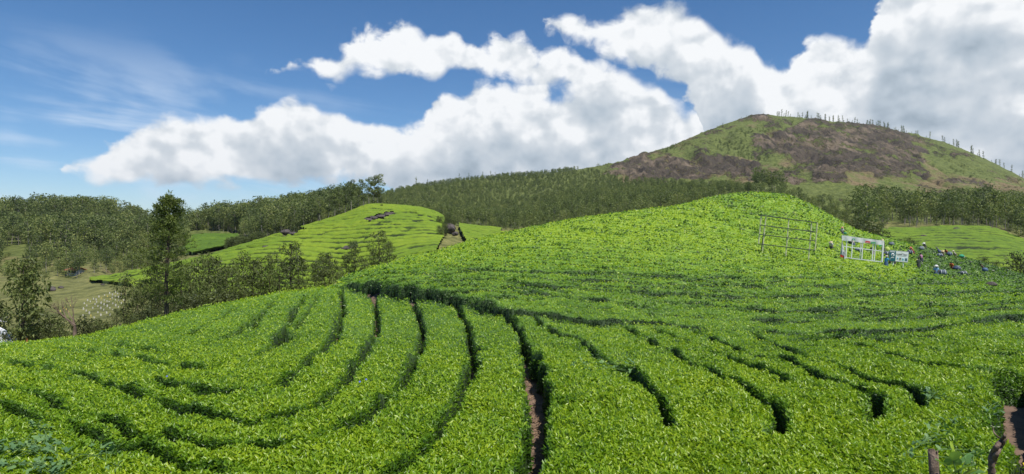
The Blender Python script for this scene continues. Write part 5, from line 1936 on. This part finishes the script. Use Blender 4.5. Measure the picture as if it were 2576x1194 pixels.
fr_.build('rim', plain('rim_grey', (0.25, 0.27, 0.28), 0.5), e)
disc('emblem_ring', 1577, 762, 46, SIGNW, pb, org, -0.055, 36, 0, 360)
disc('emblem_swirl', 1572, 752, 28, SIGNW, pb, org, -0.055, 14, 20, 215)
disc('emblem_swirl', 1582, 772, 28, SIGNW, pb, org, -0.055, 14, 200, 395)
quadplate('print_line', [(1510, 655), (1640, 668), (1639, 680), (1509, 667)], SIGNW, pb, org, -0.055)
quadplate('print_line', [(1509, 675), (1636, 688), (1635, 698), (1508, 686)], SIGNW, pb, org, -0.055)
quadplate('print_line', [(1530, 816), (1612, 824), (1611, 838), (1529, 830)], SIGNW, pb, org, -0.055)
quadplate('print_line', [(1492, 856), (1530, 860), (1529, 868), (1491, 864)], SIGNW, pb, org, -0.055)
cu = bpy.data.curves.new('lettering', 'FONT')
cu.body = 'FARM VISIT'
cu.align_x = 'CENTER'
cu.align_y = 'CENTER'
cu.size = 1.0
cu.extrude = 0.006
cu.offset = 0.012
to = bpy.data.objects.new('lettering', cu)
C.objects.link(to)
bpy.context.view_layer.update()
me = bpy.data.meshes.new_from_object(to.evaluated_get(bpy.context.evaluated_depsgraph_get()))
bpy.data.objects.remove(to)
me.materials.clear()
me.materials.append(INK)
x0 = min(v.co.x for v in me.vertices)
x1 = max(v.co.x for v in me.vertices)
y0 = min(v.co.y for v in me.vertices)
y1 = max(v.co.y for v in me.vertices)
for v_ in me.vertices:
    uu = (v_.co.x - x0) / (x1 - x0)
    vv_ = (v_.co.y - y0) / (y1 - y0)
    v_.co = Vector(np.array(p8(1673 + 274 * uu + 3 * vv_, 752 + 28 * uu - 30 * vv_, -0.058 - 0.4 * v_.co.z)) - np.array(org))
link('lettering', me, pw)
quadplate('print_line', [(1790, 706), (1850, 711), (1849, 722), (1789, 717)], PALEINK, pw, org, -0.055)
quadplate('print_line', [(1690, 768), (1925, 792), (1924, 800), (1689, 777)], PALEINK, pw, org, -0.055)
for i, (X, Y) in enumerate(((1697, 852), (1765, 860), (1838, 868), (1915, 876))):
    if i:
        quadplate('picture', [(X - 30, Y - 36), (X + 28, Y - 31), (X + 24, Y + 42), (X - 34, Y + 37)], [None, PALEINK, plain('picture_pale', (0.45, 0.66, 0.70), 0.6), plain('picture_blue', (0.14, 0.26, 0.31), 0.6)][i], pw, org, -0.055)
    disc('picture_figure', X, Y + 4, 20, [CYAN, INK, CYAN, INK][i], pw, org, -0.07, 0, -60 + 40 * i, 200 + 40 * i, 0.8)
    disc('picture_figure', X + 2, Y - 18, 9, [CYAN, INK, SIGNW, INK][i], pw, org, -0.085)
D8 = Dsave

# ------------------------------------------------------------------ tea pickers
def person_meshes(bend):
    J = {}

    def P(n, x, y, z, r):
        J[n] = [Vector((x, y, z)), r]
    P('pelvis', 0, 0, 0.86, 0.125); P('waist', 0, 0.0, 1.02, 0.105); P('chest', 0, 0.0, 1.24, 0.13); P('neckb', 0, 0, 1.38, 0.07); P('neck', 0, 0.01, 1.44, 0.052)
    P('head', 0, 0.025, 1.53, 0.085); P('crownh', 0, 0.02, 1.60, 0.075)
    for s_, n_ in ((-1, 'l'), (1, 'r')):
        P('sh' + n_, s_ * 0.165, 0, 1.345, 0.062); P('el' + n_, s_ * 0.22, 0.10, 1.12, 0.045); P('wr' + n_, s_ * 0.16, 0.32, 1.08, 0.032); P('pa' + n_, s_ * 0.15, 0.38, 1.06, 0.03)
        for f in range(4):
            P('f%d' % f + n_, s_ * (0.15 + (f - 1.5) * 0.022), 0.455 - abs(f - 1.5) * 0.01, 1.03, 0.010)
        P('th' + n_, s_ * 0.115, 0.41, 1.05, 0.011)
        P('hip' + n_, s_ * 0.09, 0, 0.80, 0.10); P('kn' + n_, s_ * 0.10, 0.03, 0.46, 0.065); P('an' + n_, s_ * 0.10, 0, 0.09, 0.045); P('toe' + n_, s_ * 0.11, 0.14, 0.04, 0.035)
    rot = Matrix.Rotation(-bend, 4, 'X')
    piv = Vector((0, 0, 0.92))
    low_ = ('pelvis', 'hip', 'kn', 'an', 'toe')
    for n_, v_ in J.items():
        if not n_.startswith(low_):
            v_[0] = rot @ (v_[0] - piv) + piv
    ed = [('pelvis', 'waist'), ('waist', 'chest'), ('chest', 'neckb'), ('neckb', 'neck'), ('neck', 'head'), ('head', 'crownh')]
    for n_ in 'lr':
        ed += [('chest', 'sh' + n_), ('sh' + n_, 'el' + n_), ('el' + n_, 'wr' + n_), ('wr' + n_, 'pa' + n_), ('pelvis', 'hip' + n_), ('hip' + n_, 'kn' + n_), ('kn' + n_, 'an' + n_), ('an' + n_, 'toe' + n_), ('pa' + n_, 'th' + n_)]
        ed += [('pa' + n_, 'f%d' % f + n_) for f in range(4)]

    def skin(names, edges, grow, name, mat, root):
        me = bpy.data.meshes.new(name)
        ids = {n_: i for i, n_ in enumerate(names)}
        me.from_pydata([J[n_][0] for n_ in names], [(ids[a], ids[c]) for a, c in edges if a in ids and c in ids], [])
        o = bpy.data.objects.new(name, me)
        C.objects.link(o)
        md = o.modifiers.new('skin', 'SKIN')
        md.use_smooth_shade = True
        for i, n_ in enumerate(names):
            rr = J[n_][1] + grow
            me.skin_vertices[0].data[i].radius = (rr, rr)
            me.skin_vertices[0].data[i].use_root = (n_ == root)
        sb = o.modifiers.new('sub', 'SUBSURF')
        sb.levels = sb.render_levels = 1
        bpy.context.view_layer.update()
        out = bpy.data.meshes.new_from_object(o.evaluated_get(bpy.context.evaluated_depsgraph_get()))
        bpy.data.objects.remove(o)
        out.materials.clear()
        out.materials.append(mat)
        return out
    body = skin(list(J), ed, 0, 'body', SKIN, 'pelvis')
    tn_ = ['waist', 'pelvis', 'chest', 'neckb', 'shl', 'shr', 'ell', 'elr', 'hipl', 'hipr']
    shirt = skin(tn_, ed, 0.028, 'shirt', CLOTH, 'waist')
    sk = MB()
    n = 12
    for z, rx, ry in ((0.98, 0.17, 0.14), (0.8, 0.22, 0.19), (0.45, 0.25, 0.23), (0.14, 0.28, 0.26)):
        for j in range(n):
            a = 2 * math.pi * j / n
            q = 1 + 0.05 * math.cos(5 * a)
            sk.v.append((rx * q * math.cos(a), ry * q * math.sin(a), z))
    for i in range(3):
        for j in range(n):
            sk.f.append((i * n + j, (i + 1) * n + j, (i + 1) * n + (j + 1) % n, i * n + (j + 1) % n))
    skirt = sk.mesh('skirt', CLOTH, True)
    hd = J['head'][0]
    hc = J['crownh'][0]
    ax = (hc - hd).normalized()
    Mh = Matrix.Translation(hd) @ ax.to_track_quat('Z', 'Y').to_matrix().to_4x4()
    hb = MB().ball((0, -0.012, 0.035), (0.102, 0.112, 0.115), 10, 7)
    hb.ball((0, -0.10, -0.01), (0.05, 0.05, 0.05), 8, 5)
    hair = hb.mesh('hair', HAIR, True)
    hair.transform(Mh)
    ht = MB()
    n = 16
    for rr, z in ((0.25, 0.045), (0.13, 0.07), (0.115, 0.15), (0.06, 0.18), (0.005, 0.182)):
        for j in range(n):
            a = 2 * math.pi * j / n
            ht.v.append((rr * math.cos(a), rr * math.sin(a), z))
    for i in range(4):
        for j in range(n):
            ht.f.append((i * n + j, i * n + (j + 1) % n, (i + 1) * n + (j + 1) % n, (i + 1) * n + j))
    hat = ht.mesh('hat', CLOTH, True)
    hat.transform(Mh)
    face = MB()
    for s_ in (-1, 1):
        face.ball((s_ * 0.032, 0.082, 0.005), 0.011, 6, 4)
    eyes = face.mesh('eyes', WHITE)
    eyes.transform(Mh)
    return dict(body=body, shirt=shirt, skirt=skirt, hair=hair, hat=hat, eyes=eyes)


POSE = [person_meshes(0.12), person_meshes(0.55)]


def person(px, py, d0, d1, pose, rz, shirt, skirt, label, hat=None, scale=1.0, D=None, show=0.62):
    """py marks where the figure meets the tea; it stands on the soil below"""
    if D is None:
        x, y = mark(px, py, d0, d1)
    else:
        x, y = XY(px, D)
    e = empty('person', (x, y, float(surf(x, y)) - show), rz)
    e.scale = (scale,) * 3
    tag(e, label, 'person')
    m_ = POSE[pose]
    bo = link('body', m_['body'], e)
    link('eyes', m_['eyes'], bo)
    s_ = link('shirt', m_['shirt'], e)
    s_.color = (*shirt, 1)
    k_ = link('skirt', m_['skirt'], e)
    k_.color = (*skirt, 1)
    link('hair', m_['hair'], e)
    if hat:
        h_ = link('hat', m_['hat'], e)
        h_.color = (*hat, 1)
    return e


PIv = math.pi
STR = (0.55, 0.46, 0.30)
person(2119, 589, 85, 118, 0, 2.6, (0.66, 0.62, 0.62), (0.05, 0.06, 0.10), 'tea picker in pink hat and white shirt highest on the slope', (0.65, 0.22, 0.22))
person(2092, 626, 55, 100, 1, 2.4, (0.65, 0.62, 0.58), (0.05, 0.05, 0.06), 'tea picker in straw hat and white shirt left of the white frame', STR)
person(2147, 617, 60, 105, 1, 0.6, (0.55, 0.33, 0.36), (0.08, 0.10, 0.16), 'tea picker in pink seen through the top of the white frame')
person(2197, 640, 55, 100, 1, 1.8, (0.16, 0.06, 0.08), (0.35, 0.30, 0.28), 'dark clothed tea picker seen through the lower right of the white frame')
person(2222, 619, 70, 108, 1, 2.2, (0.06, 0.05, 0.05), (0.06, 0.06, 0.06), 'tea picker in straw hat behind the top right corner of the white frame', STR)
person(2224, 634, 60, 100, 1, 1.9, (0.20, 0.24, 0.14), (0.10, 0.10, 0.08), 'tea picker in straw hat and olive shirt right of the white frame', STR)
person(2229, 669, 40, 90, 0, -1.2, (0.04, 0.28, 0.55), (0.05, 0.10, 0.22), 'person in bright blue shirt standing left of the farm sign', (0.45, 0.42, 0.38), show=0.5)
person(2240, 664, 50, 95, 0, 1.2, (0.05, 0.045, 0.045), (0.03, 0.03, 0.03), 'dark clothed person behind the left post of the farm sign')
person(2249, 664, 50, 95, 0, -0.8, (0.035, 0.03, 0.035), (0.03, 0.03, 0.03), 'second dark clothed person behind the farm sign')
person(2297, 638, 60, 108, 1, 1.5, (0.50, 0.07, 0.08), (0.20, 0.04, 0.05), 'tea picker in red with red hat just above the farm sign corner', (0.62, 0.12, 0.12))
person(2318, 657, 50, 100, 0, 0.4, (0.45, 0.20, 0.33), (0.03, 0.03, 0.05), 'bareheaded person in pink top standing right of the farm sign', show=0.55)
person(2311, 672, 45, 95, 0, -0.3, (0.035, 0.045, 0.035), (0.03, 0.035, 0.03), 'person in dark green standing nearest right of the farm sign', show=0.5)
person(2327, 625, 70, 110, 1, 2.0, (0.12, 0.12, 0.16), (0.05, 0.05, 0.05), 'tea picker in white hat far up at the field edge', (0.70, 0.68, 0.65))
person(2363, 637, 60, 112, 1, 1.0, (0.12, 0.14, 0.22), (0.05, 0.05, 0.08), 'tea picker in grey blue, upper left of the far group of pickers', (0.10, 0.10, 0.12))
person(2371, 645, 60, 112, 1, 2.6, (0.50, 0.36, 0.22), (0.10, 0.08, 0.06), 'tea picker in yellowish hat, front of the far group', (0.60, 0.50, 0.25))
person(2382, 641, 60, 112, 1, 1.9, (0.50, 0.08, 0.05), (0.06, 0.05, 0.05), 'tea picker in red, right of the far group of pickers')
person(2404, 645, 60, 112, 1, 1.2, (0.60, 0.52, 0.42), (0.10, 0.08, 0.06), 'tea picker in cream alone right of the far group', (0.62, 0.55, 0.40))
person(2395, 677, 40, 95, 1, 2.2, (0.65, 0.14, 0.03), (0.30, 0.06, 0.03), 'tea picker in bright orange beside a navy sack')
person(2355, 692, 40, 90, 0, 2.7, (0.25, 0.48, 0.68), (0.10, 0.14, 0.22), 'tea picker in light blue shirt and white cap, nearest of all pickers', (0.70, 0.70, 0.68))
person(2474, 679, 45, 100, 1, 0.9, (0.16, 0.10, 0.07), (0.06, 0.08, 0.12), 'tea picker in brown with grey blue sack at the far right')


def sack(px, py, d0, d1, col, w, h, label, strap=True):
    x, y = mark(px, py, d0, d1)
    e = empty('sack', (x, y, float(surf(x, y)) - 0.06), random.uniform(-0.5, 0.5))
    tag(e, label, 'sack')
    r = random.Random(int(px * 7))
    me = MB().ball((0, 0, 0.42), (0.5, 0.40, 0.46), 14, 9, 0.10, r).mesh('bag', CLOTH, True)
    for v_ in me.vertices:
        v_.co.z = max(v_.co.z, 0.0)
        v_.co.x *= 1 + 0.15 * math.sin(v_.co.z * 5 + px)
    o = link('bag', me, e)
    o.color = (*col, 1)
    if strap:
        for sx in (-0.18, 0.2):
            st_ = MB()
            st_.tube([(sx, -0.43 * math.cos(a) * 1.0, 0.42 + 0.49 * math.sin(a)) for a in np.linspace(-0.5, 1.8, 9)], 0.022, 4).build('cord', WHITE, e)
    e.scale = (w * 0.75, w * 0.75, h * 0.72)


NAVY = (0.03, 0.05, 0.09)
GREYB = (0.10, 0.13, 0.17)
sack(2242, 618, 60, 110, GREYB, 1.1, 0.9, 'grey sack alone above the farm sign')
sack(2318, 629, 60, 110, (0.17, 0.20, 0.22), 1.1, 1.0, 'pale grey sack beside the picker in white hat')
sack(2288, 639, 60, 108, NAVY, 1.2, 1.0, 'dark blue sack left of the picker in red')
sack(2366, 638, 60, 112, (0.05, 0.08, 0.16), 1.2, 0.9, 'blue sack at the upper left of the far group of pickers', False)
sack(2364, 645, 60, 112, GREYB, 1.3, 0.8, 'low grey sack at the front of the far group of pickers')
sack(2388, 643, 60, 112, (0.04, 0.07, 0.15), 1.2, 1.0, 'blue sack right of the red picker in the far group')
sack(2419, 648, 60, 112, (0.03, 0.33, 0.17), 1.1, 0.9, 'bright green sack alone beyond the far group', False)
sack(2406, 680, 40, 95, (0.02, 0.04, 0.09), 1.35, 1.0, 'navy sack beside the picker in bright orange')
sack(2371, 692, 40, 90, GREYB, 1.3, 1.0, 'dark sack with white cords beside the nearest picker')
sack(2421, 691, 40, 92, (0.07, 0.09, 0.10), 1.5, 0.75, 'low dark sack with white cords lying right of the nearest picker')
sack(2478, 683, 45, 100, (0.08, 0.14, 0.24), 1.2, 0.9, 'grey blue sack in front of the picker at the far right', False)
sack(2161, 633, 50, 100, GREYB, 1.3, 0.9, 'grey sack seen through the middle of the white frame')
sack(2231, 642, 50, 100, (0.06, 0.08, 0.11), 1.3, 0.9, 'dark sack just left of the farm sign top')
sack(2232, 633, 60, 102, (0.42, 0.50, 0.10), 1.1, 1.1, 'yellow green sack beside the picker in the olive shirt', False)
sack(2126, 590, 80, 118, (0.03, 0.22, 0.10), 0.7, 0.6, 'small green sack beside the highest picker on the slope', False)
sack(2139, 613, 60, 105, NAVY, 0.9, 0.8, 'dark sack beside the picker in pink behind the frame', False)

# ------------------------------------------------------------------ close things at the lower edge
# broken stump with broad-leaved sprout
D = 4.4
bx, by = XY(2362, D)
zs = float(surf(bx, by)) - 0.1
zt = (CY - 1128) / F * D
w = MB()
k = 10
w.tube([(0, 0, 0), (-0.005, 0, (zt - zs) * 0.4), (-0.02, 0, (zt - zs) * 0.75), (-0.045, 0, (zt - zs) * 0.96)], [0.044, 0.038, 0.035, 0.031], k, True)
n0 = len(w.v)
for i in range(n0 - k, n0):
    v_ = w.v[i]
    w.v[i] = (v_[0], v_[1], v_[2] + random.uniform(-0.02, 0.05))
st = w.mesh('broken_stump', STUMP, True)
o = link('broken_stump', st, None, (bx, by, zs))
tag(o, 'broken brown stump sticking up at the lower right corner', 'stump')


def big_leaf(L, W, lobes, seed):
    """three-lobed flat leaf as a small curved mesh with a stalk"""
    r = random.Random(seed)
    out = []
    for i in range(25):
        t = i / 24 * 2 - 1
        a = t * math.pi * 0.93
        q = abs(math.cos(a * lobes / 2)) ** 1.3
        rad = (0.45 + 0.55 * q) * (0.72 + 0.28 * math.cos(a / 1.15))
        out.append((math.sin(a) * rad * W, math.cos(a) * rad * L))
    V = [(0, 0, 0)]
    for f in (0.5, 1.0):
        for x_, y_ in out:
            V.append((x_ * f, y_ * f, 0.10 * abs(x_) * f - 0.30 * max(0, y_ * f) ** 2 / L + r.uniform(-0.006, 0.006)))
    n = 25
    Fq = []
    for i in range(n - 1):
        Fq.append((0, 1 + i, 2 + i))
    tri = []
    for i in range(n - 1):
        a, c = 1 + i, 1 + n + i
        tri += [(a, c, c + 1), (a, c + 1, a + 1)]
    return np.array(V), np.array(Fq + tri)


def leafy_sprig(name, org, leaves, mat, label, cat, stemm):
    e = empty(name, org)
    tag(e, label, cat)
    for (pos, ang, tilt_, L, W, t) in leaves:
        V, Fq = big_leaf(L * 1.05, W * 1.05, 3, int(pos[0] * 1000 + ang * 10))
        Mx = Matrix.Translation(pos) @ Matrix.Rotation(ang, 4, 'Z') @ Matrix.Rotation(tilt_, 4, 'X')
        V = np.array([tuple(Mx @ Vector(v_)) for v_ in V])
        link('leaf', np_mesh('leaf', V, Fq, mat, np.full(len(V), t), smooth=True), e)
        MB().tube([(pos[0] * 0.3, pos[1] * 0.3, pos[2] - L * 0.8), tuple(pos)], 0.004, 4).build('stalk', stemm, e)
    return e


def Lp(px, py, D, org):
    return tuple(np.array(W3(px, py, D)) - np.array(org))


STEM = plain('green_stem', (0.10, 0.18, 0.05), 0.7)
org = (XY(2410, 4.3)[0], 4.3, (CY - 1215) / F * 4.3)
leafy_sprig('broad_leaved_sprout', org, [
    (Lp(2398, 1160, 4.3, org), 2.9, 1.15, 0.11, 0.085, 0.55), (Lp(2412, 1185, 4.2, org), 3.6, 0.9, 0.12, 0.09, 0.5), (Lp(2430, 1158, 4.35, org), -1.0, 0.5, 0.10, 0.05, 0.15),
    (Lp(2400, 1140, 4.32, org), 0.2, 1.4, 0.075, 0.03, 1.0), (Lp(2380, 1175, 4.3, org), 1.4, 0.9, 0.08, 0.06, 0.3), (Lp(2425, 1200, 4.2, org), 3.3, 1.0, 0.12, 0.09, 0.65), (Lp(2440, 1190, 4.3, org), -1.8, 0.4, 0.09, 0.05, 0.1), (Lp(2366, 1210, 4.25, org), 2.2, 0.8, 0.08, 0.06, 0.4)],
    BIGL, 'light green sprout with broad lobed leaves beside the broken stump', 'plant', STEM)


# vines with grey-green lobed leaves over the tea at both lower corners
def vine(region, n, D0, D1, size, label, seed):
    r = random.Random(seed)
    pts = []
    for _ in range(n):
        for _t in range(30):
            px = r.uniform(region[0], region[2])
            py = r.uniform(region[1], region[3])
            if vnoise(np.array([px * 0.02]), np.array([py * 0.03]), seed)[0] > 0.42:
                break
        x, y = mark(px, py, D0, D1)
        pts.append((x, y, float(surf(x, y)) + r.uniform(0.02, 0.16)))
    c = np.mean(np.array(pts), 0)
    e = empty('creeper', tuple(c))
    tag(e, label, 'vine')
    base = [big_leaf(size, size * 0.8, 3, i) for i in range(4)]
    for p_ in pts:
        V, Fq = base[r.randrange(4)]
        Mx = Matrix.Translation(Vector(p_) - Vector(c)) @ Matrix.Rotation(r.uniform(0, 6.28), 4, 'Z') @ Matrix.Rotation(r.uniform(-0.7, 1.1), 4, 'X') @ Matrix.Rotation(r.uniform(-0.5, 0.5), 4, 'Y') @ Matrix.Scale(r.uniform(0.5, 1.1), 4)
        V2 = np.array([tuple(Mx @ Vector(v_)) for v_ in V])
        link('leaf', np_mesh('leaf', V2, Fq, VINE, np.full(len(V2), r.uniform(0.3, 1.0)), smooth=True), e)
    st_ = MB()
    for p_, q_ in zip(pts[::3], pts[1::3]):
        if (Vector(p_) - Vector(q_)).length < 1.5:
            st_.tube([tuple(Vector(p_) - Vector(c) - Vector((0, 0, 0.06))), tuple((Vector(p_) + Vector(q_)) / 2 - Vector(c) + Vector((0, 0, 0.02))), tuple(Vector(q_) - Vector(c) - Vector((0, 0, 0.06)))], 0.006, 4)
    if st_.v:
        st_.build('stem', STEM, e)


vine((-20, 1075, 150, 1200), 150, 6.8, 16, 0.12, 'grey-green creeper with lobed leaves over the tea in the lower left corner', 3)
vine((150, 1130, 300, 1200), 34, 6.8, 16, 0.11, 'thin creeper spreading right from the lower left corner', 5)
vine((2260, 1060, 2480, 1180), 90, 6.8, 16, 0.10, 'grey-green creeper over the end of the hedge behind the stump', 7)
vine((2330, 985, 2520, 1050), 50, 6.8, 18, 0.10, 'patchy creeper on the hedge top beside the deep dark gap', 9)
vine((1440, 900, 1600, 945), 40, 9, 22, 0.10, 'patch of grey-green creeper on the hedge right of the brown footpath', 11)

# twisted branch at the end of the hedge, litter on the bare soil
org = W3(2497, 1205, 8.3)
w = MB()
for pts_, ra in (([(2497, 1215), (2494, 1165), (2498, 1140), (2512, 1118), (2529, 1096)], [0.05, 0.045, 0.04, 0.035, 0.022]), ([(2497, 1165), (2508, 1140), (2520, 1122), (2530, 1106)], [0.035, 0.03, 0.026, 0.016]), ([(2512, 1102), (2502, 1090), (2495, 1072)], [0.012, 0.009, 0.006])):
    pd_ = densify(pts_, 5)
    rr_ = list(np.interp(np.linspace(0, 1, len(pd_)), np.linspace(0, 1, len(ra)), ra) * np.array([random.uniform(0.78, 1.22) for _ in pd_]))
    w.tube([tuple(np.array(W3(a + random.uniform(-1.2, 1.2), c, 8.3 + 0.05 * math.sin(a * 0.3))) - np.array(org)) for a, c in pd_], rr_, 8)
o = w.build('twisted_branch', STUMP, None, True)
o.location = org
tag(o, 'gnarled tea stem twisting up at the end of the right hedge', 'branch')


def litter(px, py, w_, h_, mat, label, seed, cat, rz):
    r = random.Random(seed)
    x, y = mark(px, py, 7, 20)
    m_ = MB().ball((0, 0, 0), (w_, h_, h_ * 0.7), 10, 7, 0.35, r)
    o = m_.build(cat.replace(' ', '_'), mat)
    o.location = (x, y, float(surf(x, y)) - 0.80 + h_ * 0.4)
    o.rotation_euler = (0.2, 0.3, rz)
    tag(o, label, cat)


litter(2566, 1158, 0.15, 0.07, SIGNW, 'crumpled white plastic bag on the bare soil', 1, 'plastic bag', 0.6)
litter(2574, 1176, 0.08, 0.05, SIGNW, 'small white scrap of plastic beside the crumpled bag', 2, 'plastic scrap', 1.6)
w = MB().tube([(0, 0, 0), (0, 0, 0.16), (0, 0, 0.19), (0, 0, 0.21), (0, 0, 0.24)], [0.045, 0.045, 0.03, 0.016, 0.016], 12)
o = w.build('bottle', plain('yellow_plastic', (0.72, 0.55, 0.01), 0.4, 0.5))
x, y = mark(2574, 1075, 7, 20)
o.location = (x, y, float(surf(x, y)) - 0.72)
o.rotation_euler = (1.4, 0.2, 0.9)
tag(o, 'yellow plastic bottle lying at the right edge on the soil', 'bottle')
# dry orange twig at the far left of the field
x, y = mark(60, 870, 15, 40)
e = empty('dry_twig', (x, y, float(surf(x, y)) - 0.1))
tag(e, 'small dry twig with an orange leaf at the far left edge of the tea', 'twig')
MB().tube([(0, 0, 0), (0.05, 0, 0.25), (0.12, 0, 0.45)], 0.012, 5).build('stick', BARK, e)
V, Fq = big_leaf(0.16, 0.08, 2, 3)
V = V[:, [0, 2, 1]] + np.array([[0.12, 0, 0.28]])
link('leaf', np_mesh('leaf', V, Fq, plain('dry_leaf', (0.45, 0.17, 0.06), 0.8)), e)
# small blue flowers in the tea
FLW = plain('blue_petal', (0.13, 0.16, 0.55), 0.6)
for i, (px, py) in enumerate(((905, 972), (420, 957), (921, 966))):
    x, y = mark(px, py, 8, 30)
    m_ = MB()
    for k in range(5):
        a = k * 1.2566
        m_.ball((0.015 * math.cos(a), 0.015 * math.sin(a), 0), (0.012, 0.012, 0.006), 6, 4)
    o = m_.build('blue_flower', FLW)
    o.location = (x, y, float(surf(x, y)) + 0.10)
    o.rotation_euler = (0.7, 0.1, 0)
    tag(o, ['blue flower on the hedge left of the brown footpath', 'small blue flower in the left tea bed', 'smaller blue flower just right of the first on the hedge'][i], 'flower')

# ------------------------------------------------------------------ air
m, b = new_mat('air')
pv = b.n('ShaderNodeVolumePrincipled')
pv.inputs['Color'].default_value = (0.80, 0.88, 1.0, 1)
pv.inputs['Density'].default_value = 0.00005
pv.inputs['Anisotropy'].default_value = 0.2
b.n('ShaderNodeOutputMaterial', _Volume=pv.outputs[0])
o = MB().box((0, 13000, 50), (90000, 36000, 620)).build('haze', m)
tag(o, 'thin blue haze in the air over the valley', 'haze', None, 'stuff')

# weeds on the bare soil by the hedge end
r_ = np.random.default_rng(77)
cl = []
for i in range(60):
    px = r_.uniform(2500, 2600)
    py = r_.uniform(1088, 1230)
    if not inpoly(np.array([px]), np.array([py]), BARE)[0]:
        continue
    x, y = mark(px, py, 6.9, 14)
    cl.append((np.array([x, y, float(surf(x, y)) - 0.76]), (0.10, 0.10, 0.05), 26, 0.62))
V, Fc, tn = leaf_cloud(cl, r_, 0.045, 0.6, 0.0, 0.4, 0.6, 0.1)
o = link('weeds', np_mesh('weeds', V, Fc, TEA, tn))
tag(o, 'low bright green weeds on the bare soil at the lower right', 'weeds', None, 'stuff')
r_ = np.random.default_rng(78)
n = 900
px = r_.uniform(2490, 2640, n)
py = r_.uniform(1070, 1240, n)
k = inpoly(px, py, BARE)
xy = np.array([mark(a, c, 6.9, 14) for a, c in zip(px[k], py[k])])
ln_ = np.array(GWORLD['gpath'] + GWORLD['g'])
sel_ = ln_[r_.integers(0, len(ln_), 700)] + r_.normal(size=(700, 2)) * 0.10
xy = np.concatenate([xy, sel_])
zz = surf(xy[:, 0], xy[:, 1]) - 0.80 + r_.uniform(0, 0.03, len(xy))
nn = len(xy)
a_ = r_.uniform(0, 6.28, nn)
V, Fc, tn = leaf_arrays(np.stack([xy[:, 0], xy[:, 1], zz], 1), np.stack([np.cos(a_), np.sin(a_), r_.uniform(-0.1, 0.4, nn)], 1), np.array([[0, 0, 1.0]]) + r_.normal(size=(nn, 3)) * 0.3, r_.uniform(0.04, 0.11, nn), np.full(nn, 0.4), np.zeros(nn))
o = link('leaf_litter', np_mesh('leaf_litter', V, Fc, plain('dry_litter', (0.21, 0.14, 0.085), 0.9, 0.2, 0.5, 9.0), tn))
tag(o, 'dry brown leaf litter on the footpath and the bare soil', 'leaf litter', None, 'stuff')
